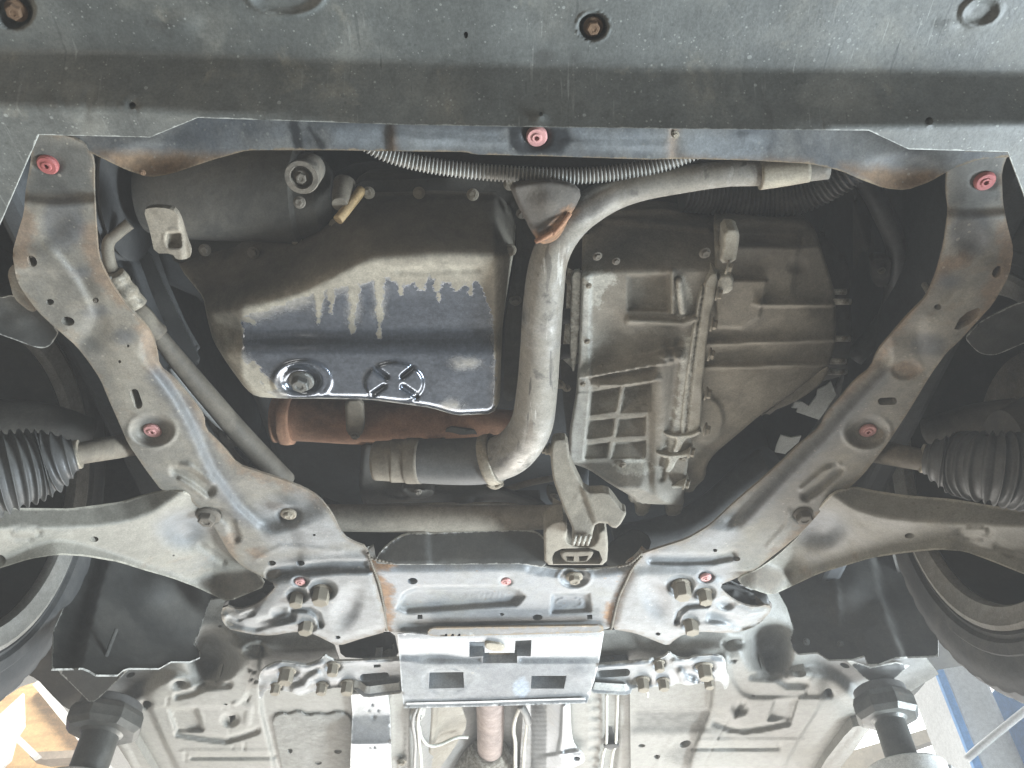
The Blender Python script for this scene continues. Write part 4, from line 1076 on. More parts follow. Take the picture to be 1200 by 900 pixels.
gb_out = [(683, 258), (700, 246), (780, 244), (862, 258), (850, 300), (842, 320), (836, 345), (828, 380), (823, 420), (818, 460), (812, 500), (808, 530), (804, 562), (800, 590), (790, 592), (748, 590), (737, 580), (716, 568), (690, 550), (666, 542), (668, 500), (675, 460), (678, 420), (681, 340)]
pk = [([(692, 458), (727, 453), (722, 482), (690, 487)], [(690, 488), (764, 484)]), ([(731, 453), (764, 448), (764, 483), (726, 484)], [(690, 488), (764, 484)]), ([(689, 492), (720, 490), (717, 511), (686, 515)], [(686, 516.5), (757, 512.5)]),
      ([(724, 490), (757, 488), (756, 511), (721, 512)], [(686, 516.5), (757, 512.5)]), ([(685, 520), (714, 518), (711, 537), (683, 538)], [(683, 539.5), (756, 539)]), ([(719, 518), (757, 516), (756, 538), (715, 538)], [(683, 539.5), (756, 539)])]
gbx = panel('gearbox', car, gb_out, lambda X, Y: .802 + np.clip(735 - X, 0, 60) * .00008, M['alu'],
            feats=[fold([(676, 322), (700, 320), (728, 318), (795, 316), (845, 318)], -.0014, -1, 66, soft=3)] + [pocket(p, l, .0009, .026) for p, l in pk]
            + [plate([(667, 462), (692, 460), (684, 540), (664, 542)], 2, .005), plate([(679, 322), (692, 322), (692, 460), (675, 462)], 2, .004), plate([(737, 324), (784, 322), (785, 364), (737, 363)], 2.5, -.012), ridge([(788, 318), (788, 366)], 4, .010, .3), ridge([(796, 330), (800, 365)], 6, .012, .4),
               ridge([(737, 376), (800, 379), (815, 374)], 6, .012, .2), ribwall([(693, 441), (720, 436), (790, 424)], 16, .0014), ribwall([(703, 452), (730, 451), (765, 446)], 12, .0014), blob(779, 416, 12, 8, .012, .3), blob(795, 415, 9, 10, .014, .4), blob(715, 400, 30, 50, -.008), blob(775, 460, 14, 90, .006), step_([(764, 440), (764, 560)], 5, .006, -1),
               fold([(684, 542), (758, 541), (770, 548)], .0010, 1, 30, soft=2), ridge([(795, 400), (788, 470), (775, 560)], 6, -.004), ridge([(694, 255), (830, 268)], 6, .006), blob(760, 345, 20, 14, -.002), rough_(.0006, 16, 71), rough_(.0003, 5, 72)],
            masks={'m1': [('poly', [(684, 318), (724, 318), (722, 328), (706, 340), (704, 356), (694, 362), (690, 440), (680, 440)]), ('ell', 742, 548, 20, 10), ('ell', 800, 350, 10, 22), ('line', [(806, 400), (800, 470), (782, 540)], 5)], 'm2': [('poly', [(683, 240), (865, 240), (845, 312), (800, 312), (728, 314), (690, 312)])],
                   'm3': [('poly', [(676, 340), (692, 340), (692, 460), (684, 540), (664, 542), (668, 462)])]},
            step=2.4, dense=[(664, 436, 770, 545, 1.5)], rnd=(4, .006), rings=((6, .03), (40, .10)), ch=1, label='grimy cast aluminium gearbox casing with open rib pockets')


def case_h(X, Y):
    return .806 + ((np.clip(X, 850, 1000) - 850) / 130) ** 2 * .03 + np.clip(290 - Y, 0, 60) * .0015


cs_out = [(836, 258), (858, 252), (940, 254), (950, 262), (956, 270), (962, 290), (972, 320), (979, 345), (980, 395), (974, 425), (966, 432), (940, 452), (915, 470), (890, 487), (862, 511), (838, 531), (828, 545), (827, 560), (816, 570), (812, 577), (796, 577), (800, 550), (806, 520), (814, 480), (820, 430), (826, 380), (832, 340), (838, 310)]
cas = panel('end_case', gbx, cs_out, case_h, M['alu_brown'],
            feats=[ridge([(838, 262), (880, 259), (942, 262)], 7, .008), ridge([(858, 281), (935, 283)], 8, -.008), ribwall([(890, 358), (978, 358)], 9, .0015), ribwall([(826, 404), (900, 401), (980, 399)], 7, .0015), ribwall([(828, 431), (900, 429), (975, 427)], 7, .0015), plate([(838, 326), (899, 328), (897, 337), (890, 372), (870, 385), (840, 384)], 1.6, .010),
                   step_([(830, 402), (900, 400), (978, 398)], 12, -.004, 1), blob(934, 312, 16, 14, -.006), step_([(936, 285), (930, 325)], 3, -.006, -1), plate(ell(828, 492, 20, 27), 3, .006), fold([(972, 424), (890, 478), (832, 524)], .0004, -1, soft=4), rough_(.0007, 22, 81), rough_(.0003, 6, 82), blob(880, 450, 50, 34, .004)],
            masks={'m2': [('poly', [(838, 250), (960, 250), (972, 318), (930, 330), (850, 316)])]}, step=2.4, rnd=(4, .007), rings=((6, .03), (40, .12)), label='brown dusty end case of the gearbox with long ribs')
for y, x1, h in ((353.5, 997, .838), (397, 996, .838), (423.5, 991, .838), (436, 992, .845), (342, 991, .85)):
    tube('rib', gbx, [(940, y + 1, h - .004), (970, y, h), (x1, y, h + .002)], 3.6, M['alu_brown'], segs=10, n=2)
panel('bearing_cover', gbx, [(955, 270), (975, 285), (992, 305), (998, 330), (995, 345), (1000, 395), (990, 440), (960, 448), (955, 400)], .90, M['engine'], feats=[rough_(.003, 10, 3)], step=5, rnd=(8, .02))
panel('case_foot', gbx, [(966, 430), (974, 428), (966, 446), (950, 460), (930, 472), (905, 482), (888, 489)], .83, M['alu_brown'], step=4, rnd=(3, .005))
panel('seam_flange', gbx, [(834, 318), (842, 322), (838, 345), (831, 380), (826, 420), (823, 460), (821, 500), (812, 512), (799, 512), (797, 500), (801, 460), (807, 420), (813, 380), (819, 345)], .793, M['alu_light'], feats=[ridge([(826, 330), (816, 395), (809, 450), (804, 505)], 1.6, -.006), rough_(.0015, 5, 90), blob(838, 415, 8, 9, .004)],
      masks={'m1': [('line', [(815, 390), (806, 450), (800, 505)], 4)]}, step=2.4, rnd=(2.2, .003), rings=((0, .02), (6, .03)))
for i, dx, y in ((0, 0, 508), (1, -9, 531), (2, -14, 567)):
    x = 800 + dx
    panel('seam_lug', gbx, [(x - 24, y - 2), (x - 14, y + 1), (x - 4, y + 2), (x + 10, y), (x + 20, y - 5), (x + 23, y - 1), (x + 12, y + 5), (x + 3, y + 6), (x - 4, y + 22), (x - 13, y + 22), (x - 6, y + 6), (x - 16, y + 5)], .789 - i * .001, M['alu_light'], feats=[rough_(.001, 4, i)], masks={'m1': [('line', [(x, y + 5), (x - 8, y + 22)], 5)]}, step=2.4, rnd=(2.5, .004), rings=((0, .02), (4, .03)))
for nm, poly in (('cast_lug', [(848, 268), (865, 268), (867, 278), (864, 296), (862, 307), (842, 309), (847, 288)]), ('cast_lug', [(841, 324), (856, 321), (861, 328), (858, 343), (840, 346)])):
    panel(nm, gbx, poly, .792, M['alu_light'], feats=[rough_(.0012, 5, 5)], masks={'m1': [('poly', poly)]} if poly[0][0] == 841 else {}, step=2.6, rnd=(4, .006), rings=((0, .02), (5, .03)))
for poly in ([(735, 574), (760, 570), (764, 588), (758, 605), (744, 604), (746, 590), (737, 588)], [(770, 578), (800, 574), (802, 592), (796, 605), (779, 604), (784, 592)]):
    panel('casting_leg', gbx, poly, .80, M['alu_brown'], feats=[rough_(.001, 6, 5)], step=3, rnd=(3, .005), rings=((0, .02), (5, .03)))
for x, y, ax in ((840, 344, (1, 0, -.35)), (834, 380, (1, 0, -.35)), (831, 415, (1, 0, -.35)), (827, 461, (1, 0, -.35)), (826, 503, (1, -.1, -.4)), (852, 313, (1, 0, -.4)), (808, 529, (1, 0, -.4)), (802, 566, (1, 0, -.4))):
    bolt(gbx, x, y, .788, 5.8, M['steel'], 'hex', axis=ax)
panel('bell_housing', gbx, [(655, 255), (690, 250), (690, 540), (668, 548), (660, 470), (655, 400)], .87, M['engine'], feats=[rough_(.004, 10, 2)], step=6)
panel('bell_flange', gbx, [(670, 318), (682, 316), (680, 380), (676, 420), (672, 440), (668, 420), (668, 380)], .815, M['alu'], masks={'m1': [('line', [(676, 320), (672, 430)], 5)]}, step=3, rnd=(2, .004))
for (x, y) in ((664, 372), (663, 413)):
    tube('dowel_boss', gbx, [(x - 8, y, .84), (x + 2, y - 2, .832), (x + 10, y - 3, .828)], 9, M['black'], segs=18, n=3)
bolt(gbx, 657, 450, .83, 4.5, M['steel'], 'hex', axis=(-.6, 0, -1))
bolt(gbx, 664, 454, .83, 4, M['steel'], 'hex', axis=(-.6, 0, -1))
bolt(gbx, 668, 327, .83, 5, M['steel'], 'hex', axis=(-1, 0, -.4))

# ---------------------------------------------------------------- engine mount link
arm_p = [(647, 517), (654, 514), (665, 515), (668, 540), (686, 577), (712, 576), (720, 585), (728, 597), (734, 599), (733, 605), (724, 619), (716, 618), (712, 613), (698, 613), (695, 622), (693, 634), (670, 635), (672, 622), (659, 592), (648, 562), (645, 537)]
mnt = panel('engine_mount', car, arm_p, lambda X, Y: .770 - (Y - 515) * .00045 + 0 * X, M['alu_brown'], feats=[step_([(684, 577), (696, 612)], 2, .004, -1), rough_(.0008, 8, 3), blob(676, 583, 5, 5, .001)], step=3, rnd=(2.5, .004), rings=((0, .012), (4, .016)), label='grey engine mount link bolted between gearbox and rear crossmember')
for i in range(4):
    tube('finger', mnt, [(674.5 + i * 5.6, 627, .716), (673 + i * 5.6, 633, .712), (671.5 + i * 5.6, 638, .711)], 2.3, M['alu_brown'], segs=8, n=2)
panel('mount_housing', mnt, [(637, 619), (648, 611), (664, 609), (665, 622), (663, 634), (674, 640), (692, 640), (700, 634), (702, 620), (711, 620), (713, 640), (711, 662), (638, 662)], .736, M['alu_brown'], feats=[rough_(.001, 8, 3)], holes=[[(646, 655), (650, 647), (658, 643), (690, 642), (702, 646), (706, 656), (703, 661), (648, 661)]], step=3, rnd=(3, .006), rings=((0, .03), (4, .04)), hole_depth=.05)
panel('rubber_core', mnt, [(656, 646), (696, 645), (694, 652), (686, 660), (664, 660), (658, 654)], .740, M['brown'], holes=[[(662, 652), (673, 652), (672, 658), (664, 657)], [(678, 652), (690, 651), (687, 657), (679, 658)]], step=3, rnd=(2, .004))
bolt(mnt, 645, 527, .775, 5.5, M['steel'], 'hex', axis=(-1, 0, -.2))
bolt(mnt, 639, 527, .775, 4, M['steel'], 'hex', axis=(-1, 0, -.2))
panel('mount_plate', mnt, [(650, 600), (664, 585), (664, 612), (648, 616)], .785, M['alu_brown'], step=4, rnd=(2, .004))

# ---------------------------------------------------------------- pale sheets added where bright background shows through by the right rail
for poly, lab in (([(927.5, 478), (932, 471), (940, 471), (948, 476), (957, 464), (958, 457), (968, 452), (974, 447), (980, 463), (960, 492), (933, 483), (935, 479)], 'pale sheet added for the bright gap between gearbox and right rail, the larger upper one'), ([(908, 530), (910, 522), (915, 510), (927, 513), (939, 511), (936, 518), (920, 532)], 'small pale sheet added for a bright gap behind the right rail')):
    f = panel('gap_sheet', car, poly, .86, M['gap_pale'], feats=[rough_(.002, 9, 2)], step=4, ch=0, rings=((0, .002), (4, .004)), label=lab)

# ---------------------------------------------------------------- wheels, drive shafts, liners
def wheel(c, sgn, label):
    w = bpy.data.objects.new('wheel', None)
    COL.objects.link(w)
    place(w, c, car)
    w['label'] = label
    ax = (sgn, 0, 0)
    tp = [(.022, .232), (.008, .236), (.003, .242), (.005, .247), (0, .252), (0, .266), (.002, .268), (.002, .285), (.006, .300), (.010, .306), (.012, .314), (.022, .322), (.034, .3285), (.045, .331), (.047, .326), (.053, .326), (.055, .332), (.095, .334), (.097, .328), (.104, .328), (.106, .334), (.15, .331), (.172, .322), (.19, .30), (.2, .26), (.192, .225)]
    t = lathe('tyre', w, c, ax, tp, M['tyre'], 150, cap=False)
    for v in t.data.vertices:                        # shoulder sipes cut across the tread
        q = v.co
        r = math.hypot(q.y, q.z)
        a = math.atan2(q.z, q.y)
        if r > .3125 and int(round((a + math.pi) / (2 * math.pi) * 150)) % 3 == 0:
            k = (r - .003) / r
            q.y *= k
            q.z *= k
    lathe('rim', w, c, ax, [(.022, .236), (.022, .2058), (.03, .205), (.07, .207), (.10, .194), (.13, .186), (.15, .12), (.16, .01)], M['rim'], 72, cap=False)
    lathe('rim_lip', w, c, ax, [(.008, .2368), (.001, .2375), (-.001, .231), (.003, .222), (.006, .208), (.012, .2055), (.02, .2055), (.02, .2365)], M['rim_lip'], 72, cap=False)
    lathe('brake_disc', w, c, ax, [(.085, .05), (.085, .132), (.093, .137), (.105, .137), (.107, .07), (.13, .05)], M['bolt_dark'], 48)
    lathe('hub', w, c, ax, [(.04, .02), (.04, .05), (.06, .058), (.08, .07), (.10, .07)], M['engine'], 32)
    return w


wheel(Vector((-.70, .862, CAMZ + .708)), -1, 'left front wheel hanging at full droop behind the left control arm')
wheel(Vector((.62, .822, CAMZ + .728)), 1, 'right front wheel hanging at full droop behind the right control arm')
for s, a, b, lab in ((-1, [(200, 511, .83), (140, 523, .76), (96, 531, .71), (80, 534, .695)], [(88, 533, .70), (72, 537, .692), (50, 543, .682), (10, 552, .66), (-40, 562, .64)], 'left drive shaft running behind the left rail into a ribbed rubber boot'),
                     (1, [(985, 520, .83), (1040, 531, .76), (1075, 538, .72), (1092, 541, .70)], [(1086, 538, .703), (1100, 540, .695), (1120, 543, .685), (1160, 548, .66), (1215, 555, .645)], 'right drive shaft running behind the right rail into a ribbed rubber boot')):
    ds = tube('drive_shaft', car, a, [15, 14, 13, 13], M['brown'], segs=22, label=lab)
    tube('boot', ds, b, [18, 30, 40, 47, 52] if s < 0 else [17, 27, 36, 41, 45], M['rubber'], segs=40, corr=(8.5, .085, 1))
    tube('boot_clamp', ds, [(b[0][0] + s * -6, b[0][1] - 1, b[0][2] + .002), b[0], (b[0][0] + s * 5, b[0][1] + 1, b[0][2] - .002)], 17, M['steel'], segs=22, n=2)
for pts, r, lab in (([(-60, 488, .78), (10, 490, .79), (60, 494, .80), (105, 504, .82)], [22, 22, 20, 15], 'dark left steering arm above the drive shaft'), ([(1265, 480, .78), (1190, 488, .79), (1140, 494, .80), (1085, 506, .82)], [22, 22, 20, 15], 'dark right steering arm above the drive shaft')):
    tube('steering_arm', car, pts, r, M['engine'], segs=20, label=lab)
for poly, lab in (([(-60, 360), (-30, 340), (0, 350), (15, 345), (45, 362), (69, 388), (66, 395), (60, 404), (53, 408), (44, 408), (0, 392), (-60, 372)], 'grey plastic flap beside the left rail'), ([(1130, 396), (1150, 376), (1190, 356), (1265, 340), (1265, 388), (1200, 402), (1176, 413), (1162, 417), (1147, 414), (1138, 405)], 'grey plastic flap beside the right rail')):
    panel('arch_flap', car, poly, .77, M['liner'], feats=[rough_(.002, 14, 8), blob(20 if poly[0][0] < 0 else 1190, 376, 30, 12, .004)], step=5, ch=2, rings=((0, .0015),), label=lab)
panel('rail_bracket', car, [(8, 318), (18, 308), (30, 345), (44, 364), (36, 366), (16, 350)], .752, M['frame'], step=4, label='small rusty tab on the outer edge of the left rail')
lin_h = lambda X, Y: .92 - np.clip(Y - 640, -30, 200) * .00185
panel('wheel_arch_liner', car, [(96, 620), (250, 640), (275, 700), (247, 703), (240, 722), (234, 740), (228, 755), (235, 766), (234, 772), (222, 777), (200, 777), (186, 785), (150, 785), (144, 787), (137, 793), (112, 793), (104, 788), (96, 785), (60, 786), (62, 740), (84, 690)], lin_h, M['liner'],
      feats=[step_([(128, 640), (110, 700), (88, 790)], 3, -.012, 1), ring(125, 767, 4, 4, 2, -.002), rough_(.002, 25, 5), fold([(240, 720), (228, 756), (234, 772)], .0008, 1, soft=2), blob(190, 680, 40, 40, .01)], holes=[ell(125, 767, 2.4, 2.8, n=10)], masks={'m1': [('poly', [(96, 640), (128, 640), (112, 700), (84, 790), (60, 790), (70, 720)])]}, step=5, ch=0, rings=((0, .003),), label='black plastic left wheel arch liner with a notched lower edge')
panel('wheel_arch_liner', car, [(1110, 620), (950, 640), (912, 694), (922, 712), (930, 738), (926, 750), (930, 763), (936, 768), (958, 766), (972, 775), (1000, 774), (1013, 770), (1017, 780), (1030, 780), (1050, 772), (1100, 770), (1100, 740), (1070, 690)], lin_h, M['liner'],
      feats=[step_([(1022, 640), (1034, 700), (1060, 770)], 3, -.012, -1), ring(968, 705, 9, 12, 3, .002), rough_(.002, 25, 6), step_([(1008, 752), (1016, 782)], 1.5, .006, -1), blob(990, 690, 40, 40, .01), ridge([(975, 660), (984, 730)], 5, .004)], step=5, ch=0, rings=((0, .003),), label='black plastic right wheel arch liner with a notched lower edge')
for l_, pts in (('L', ((205, 765), (160, 700), (222, 728))), ('R', ((985, 755), (945, 752), (1040, 745)))):
    par = bpy.data.objects['wheel_arch_liner' if l_ == 'L' else 'wheel_arch_liner.001']
    for x, y in pts:
        bolt(par, x, y, .92 - (y - 640) * .00185 - .002, 3.4, M['lift_dark'], 'dome', axis=(0, -1, -.6), name='clip')
for poly, lab in (([(66, 784), (96, 782), (118, 790), (152, 784), (116, 818), (110, 822), (104, 822), (88, 806)], 'dark triangular end of the left sill behind the liner'), ([(1066, 780), (1050, 776), (1020, 782), (990, 772), (1010, 792), (1028, 804), (1036, 806), (1050, 794)], 'dark triangular end of the right sill behind the liner')):
    panel('sill_end', car, poly, lambda X, Y: .78 - np.clip(Y - 780, 0, 50) * .0014, M['liner'], feats=[rough_(.001, 9, 1)], step=4, ch=0, rings=((0, .0012),), label=lab)

for poly, lab in (([(10, 630), (140, 630), (120, 700), (100, 770), (104, 824), (92, 834), (76, 830), (58, 812), (44, 796), (10, 780)], 'dark front edge of the left sill behind the wheel'), ([(1190, 630), (1040, 630), (1060, 700), (1066, 776), (1046, 800), (1036, 812), (1064, 822), (1080, 806), (1094, 786), (1190, 770)], 'dark front edge of the right sill behind the wheel')):
    panel('sill_edge', car, poly, lambda X, Y: .90 - (Y - 630) * .0006, M['engine'], feats=[rough_(.003, 14, 2)], step=5, ch=1, rings=((0, .004),), label=lab)
# ---------------------------------------------------------------- floor pan
flL = [(70, 790), (100, 740), (160, 700), (250, 680), (330, 690), (372, 742), (392, 758), (398, 776), (470, 778), (438, 800), (437, 965), (178, 965), (165, 918), (153, 898), (138, 874), (126, 846), (112, 826), (92, 808)]
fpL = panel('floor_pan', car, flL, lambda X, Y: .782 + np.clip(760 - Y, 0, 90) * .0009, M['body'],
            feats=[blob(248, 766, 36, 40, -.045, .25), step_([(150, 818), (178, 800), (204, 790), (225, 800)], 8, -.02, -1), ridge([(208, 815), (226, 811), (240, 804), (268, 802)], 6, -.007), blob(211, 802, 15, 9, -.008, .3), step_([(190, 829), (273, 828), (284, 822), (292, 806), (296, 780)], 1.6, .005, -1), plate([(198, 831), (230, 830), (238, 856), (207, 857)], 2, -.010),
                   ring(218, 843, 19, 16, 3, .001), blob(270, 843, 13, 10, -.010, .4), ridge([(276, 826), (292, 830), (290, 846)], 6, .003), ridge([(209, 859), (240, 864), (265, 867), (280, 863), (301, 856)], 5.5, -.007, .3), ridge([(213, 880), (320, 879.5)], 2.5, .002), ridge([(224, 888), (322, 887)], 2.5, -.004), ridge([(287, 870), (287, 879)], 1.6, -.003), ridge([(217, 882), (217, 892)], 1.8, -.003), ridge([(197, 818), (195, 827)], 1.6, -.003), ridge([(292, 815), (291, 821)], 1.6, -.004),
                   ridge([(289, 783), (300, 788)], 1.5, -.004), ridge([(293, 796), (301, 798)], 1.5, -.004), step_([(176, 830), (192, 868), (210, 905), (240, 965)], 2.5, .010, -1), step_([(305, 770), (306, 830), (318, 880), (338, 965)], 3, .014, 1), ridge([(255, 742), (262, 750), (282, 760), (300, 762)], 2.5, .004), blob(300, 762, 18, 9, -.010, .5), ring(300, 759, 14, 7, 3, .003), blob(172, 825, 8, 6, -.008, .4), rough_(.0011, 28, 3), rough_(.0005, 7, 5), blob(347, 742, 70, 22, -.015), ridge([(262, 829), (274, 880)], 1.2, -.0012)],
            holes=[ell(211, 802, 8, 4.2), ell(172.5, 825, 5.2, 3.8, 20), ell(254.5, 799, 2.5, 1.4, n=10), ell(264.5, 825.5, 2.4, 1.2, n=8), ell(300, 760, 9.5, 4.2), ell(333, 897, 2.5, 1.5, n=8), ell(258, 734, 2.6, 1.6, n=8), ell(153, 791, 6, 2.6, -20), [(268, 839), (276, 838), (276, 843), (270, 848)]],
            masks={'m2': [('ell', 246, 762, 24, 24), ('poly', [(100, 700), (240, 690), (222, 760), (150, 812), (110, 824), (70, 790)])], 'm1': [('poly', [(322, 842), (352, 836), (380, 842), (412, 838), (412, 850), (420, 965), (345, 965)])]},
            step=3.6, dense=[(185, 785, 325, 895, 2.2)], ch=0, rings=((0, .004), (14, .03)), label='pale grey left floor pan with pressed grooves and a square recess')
panel('underseal_patch', fpL, [(318, 842), (330, 836), (338, 838), (350, 833), (360, 840), (372, 836), (385, 838), (396, 834), (411, 839), (414, 870), (424, 920), (430, 965), (340, 965), (328, 890)], .7662, M['underseal'], feats=[rough_(.003, 10, 3), rough_(.0012, 4, 9)], holes=[ell(396, 881, 4.5, 2.6), ell(373, 894, 4, 2.4), ell(340, 880, 3, 3)], step=2.6, rnd=(3, .0015), ch=1)
panel('sill', fpL, [(130, 848), (148, 856), (160, 872), (180, 905), (214, 965), (184, 965), (166, 918), (153, 898), (140, 874)], .745, M['body'], feats=[ridge([(138, 862), (150, 880), (190, 965)], 3, .004)], step=4, ch=0, rings=((0, .02), (3, .04)))
flR = [(1100, 790), (1060, 740), (1000, 700), (930, 680), (860, 690), (790, 735), (704, 738), (700, 790), (738, 802), (740, 965), (930, 965), (978, 904), (1000, 877), (1018, 856), (1030, 830), (1060, 815)]
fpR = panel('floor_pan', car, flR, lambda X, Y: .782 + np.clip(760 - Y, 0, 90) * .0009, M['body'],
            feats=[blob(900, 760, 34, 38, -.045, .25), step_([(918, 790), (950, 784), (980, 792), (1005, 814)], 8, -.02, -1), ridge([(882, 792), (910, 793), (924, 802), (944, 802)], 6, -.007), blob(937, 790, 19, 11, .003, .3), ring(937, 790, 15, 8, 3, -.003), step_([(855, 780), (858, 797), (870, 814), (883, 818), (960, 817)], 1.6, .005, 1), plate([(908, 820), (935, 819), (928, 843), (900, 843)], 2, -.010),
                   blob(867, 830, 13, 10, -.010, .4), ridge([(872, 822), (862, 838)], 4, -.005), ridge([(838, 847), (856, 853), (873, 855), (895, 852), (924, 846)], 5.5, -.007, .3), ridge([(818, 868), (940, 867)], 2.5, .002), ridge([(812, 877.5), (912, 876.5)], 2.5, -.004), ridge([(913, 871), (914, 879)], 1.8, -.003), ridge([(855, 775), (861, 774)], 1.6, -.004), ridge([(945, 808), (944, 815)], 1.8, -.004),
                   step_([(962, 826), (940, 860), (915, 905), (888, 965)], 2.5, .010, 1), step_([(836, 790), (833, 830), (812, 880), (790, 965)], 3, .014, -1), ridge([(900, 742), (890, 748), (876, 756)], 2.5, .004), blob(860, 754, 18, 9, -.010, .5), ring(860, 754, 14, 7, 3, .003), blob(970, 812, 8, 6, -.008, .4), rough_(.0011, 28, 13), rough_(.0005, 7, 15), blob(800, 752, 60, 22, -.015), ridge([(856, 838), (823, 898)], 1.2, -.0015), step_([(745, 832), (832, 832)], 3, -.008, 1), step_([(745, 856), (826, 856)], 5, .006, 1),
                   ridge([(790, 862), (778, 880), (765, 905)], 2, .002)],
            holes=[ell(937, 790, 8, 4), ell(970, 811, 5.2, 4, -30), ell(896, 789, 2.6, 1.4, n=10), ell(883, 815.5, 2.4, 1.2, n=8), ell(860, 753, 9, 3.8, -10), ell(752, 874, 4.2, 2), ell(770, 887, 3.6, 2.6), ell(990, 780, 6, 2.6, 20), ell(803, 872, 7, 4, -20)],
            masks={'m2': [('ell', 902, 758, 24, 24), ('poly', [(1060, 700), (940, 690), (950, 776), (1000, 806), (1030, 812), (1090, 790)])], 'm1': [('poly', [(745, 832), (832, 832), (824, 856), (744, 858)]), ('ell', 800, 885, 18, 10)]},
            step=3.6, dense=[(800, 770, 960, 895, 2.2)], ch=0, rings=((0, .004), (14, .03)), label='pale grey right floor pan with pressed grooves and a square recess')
panel('sill', fpR, [(1022, 848), (1000, 852), (990, 862), (968, 890), (925, 965), (950, 965), (980, 906), (1002, 878)], .745, M['body'], feats=[ridge([(1010, 856), (975, 895), (938, 965)], 3, .004)], step=4, ch=0, rings=((0, .02), (3, .04)))

# braces with their bolts
bL = [(303, 820), (303, 794), (306, 786), (316, 779), (326, 776), (343, 777), (357, 780), (368, 777), (376, 773), (379, 768), (386, 772), (393, 775), (430, 774), (472, 771), (474, 812), (450, 815), (428, 818), (420, 812), (414, 808), (404, 806), (392, 806), (384, 808), (374, 808), (364, 812), (354, 816), (344, 813), (334, 810), (322, 808), (311, 809), (307, 820)]
brL = panel('brace', car, bL, .738, M['frame_clean'], feats=[fold([(418, 801), (440, 799), (474, 796)], .0013, 1, soft=1.5), ridge([(310, 786), (330, 780), (360, 783), (378, 778)], 5, .004), blob(337, 786, 16, 9, -.008, .5), blob(324, 804, 9, 7, -.008, .4), blob(378, 803, 10, 8, -.008, .4), blob(390, 780, 13, 8, -.008, .5), blob(408, 801, 13, 8, -.008, .5), ridge([(345, 808), (358, 804), (362, 796), (372, 790)], 6, .007), ring(347, 797, 7, 3.5, 2, -.002), rough_(.0008, 10, 3), ridge([(395, 777), (470, 774)], 3, .004)],
            holes=[slot(426, 794, 452, 792, 4.2), [(438, 779), (446, 778.5), (446, 782), (438, 782.5)]], masks={'m3': [('poly', [(300, 815), (310, 800), (304, 822)])]}, step=2.4, ch=1, rings=((0, .004), (6, .012)), label='bright left body brace with bolts and a slotted arm')
bR = [(738, 806), (736, 776), (700, 778), (690, 812), (738, 816), (742, 806), (757, 806), (770, 803), (785, 804), (795, 799), (806, 804), (818, 800), (828, 800), (840, 797), (846, 798), (849, 811), (855, 798), (851, 787), (850, 772), (840, 768), (813, 769), (806, 774), (790, 770), (784, 764), (780, 770), (772, 773), (755, 775)]
bR = [(690, 780), (736, 776), (755, 774), (772, 772), (780, 769), (784, 764), (790, 770), (806, 774), (813, 769), (840, 768), (850, 772), (851, 787), (856, 797), (850, 811), (846, 799), (838, 798), (828, 801), (818, 801), (806, 804), (795, 800), (785, 805), (770, 804), (757, 807), (742, 806), (738, 815), (720, 814), (690, 812)]
brR = panel('brace', car, bR, .738, M['frame_clean'], feats=[fold([(690, 794), (720, 796), (738, 799)], .0013, 1, soft=1.5), ridge([(790, 776), (815, 774), (846, 776)], 5, .004), blob(825, 780, 16, 9, -.008, .5), blob(830, 797, 9, 7, -.008, .4), blob(777, 798, 10, 8, -.008, .4), blob(772, 776, 11, 7, -.008, .5), blob(753, 797, 13, 8, -.008, .5), ridge([(815, 801), (802, 797), (798, 788)], 6, .007), ring(806, 794, 7, 3.5, 2, -.002), rough_(.0008, 10, 13), ridge([(695, 783), (775, 776)], 3, .004)],
             holes=[slot(704, 790, 734, 788, 4.4)], masks={}, step=2.4, ch=1, rings=((0, .004), (6, .012)), label='bright right body brace with bolts and a slotted arm')
for par, lst in ((brL, ((337, 785, 9), (324, 803, 6), (378, 802, 6.5), (391, 779, 7), (408, 800, 7.5))), (brR, ((825, 780, 9), (830, 796, 6), (777, 797, 6.5), (772, 776, 6), (753, 796, 7.5)))):
    for x, y, r in lst:
        bolt(par, x, y, .742, r, M['steel'], 'long')
tube('clip', brR, [(748, 808, .735), (758, 810, .733), (759, 816, .732)], 1.6, M['cable'], segs=6, n=3)

# tunnel
def tun_h(X, Y):
    return np.interp(X, [430, 456, 478, 500, 530, 560, 600, 622, 645, 668, 690, 745], [.775, .772, .775, .80, .86, .90, .90, .865, .82, .785, .785, .785])


tun = panel('tunnel', car, [(430, 778), (470, 778), (480, 740), (720, 738), (742, 800), (746, 965), (432, 965), (434, 800)], tun_h, M['body'], feats=[rough_(.0012, 12, 4), ridge([(457, 815), (459, 965)], 3, .004), ridge([(480, 815), (474, 965)], 3, .006), step_([(692, 800), (692, 965)], 2, .004, 1)] + [ridge([(691, 822 + 11.5 * i), (702, 822 + 11.5 * i)], 3.2, .004) for i in range(8)] + [ridge([(717, 800), (717, 872), (708, 965)], 10, -.008, .5)],
            masks={'m2': [('poly', [(484, 800), (620, 800), (620, 965), (500, 965)])]}, step=3.6, ch=0, rings=((0, .004), (14, .03)), label='transmission tunnel in the middle of the floor behind the heat shield')
panel('tunnel_shield', tun, [(411, 814), (454, 812), (457, 836), (458, 870), (460, 965), (408, 965), (411, 880), (413, 836)], .762, M['shield'], feats=[step_([(411, 837), (456, 836)], 2, .002, -1), fold([(411, 838), (458, 837)], .0010, 1, 31, soft=1.5), ridge([(411, 871), (458, 870)], 2, .004)] + [blob(x, y, 2.6, 2, -.004, .3) for x, y in ((432, 833), (444, 832), (438, 840), (433, 876), (439, 876), (436, 825))], step=2.6, ch=0, rings=((0, .004), (5, .02)), label=None)
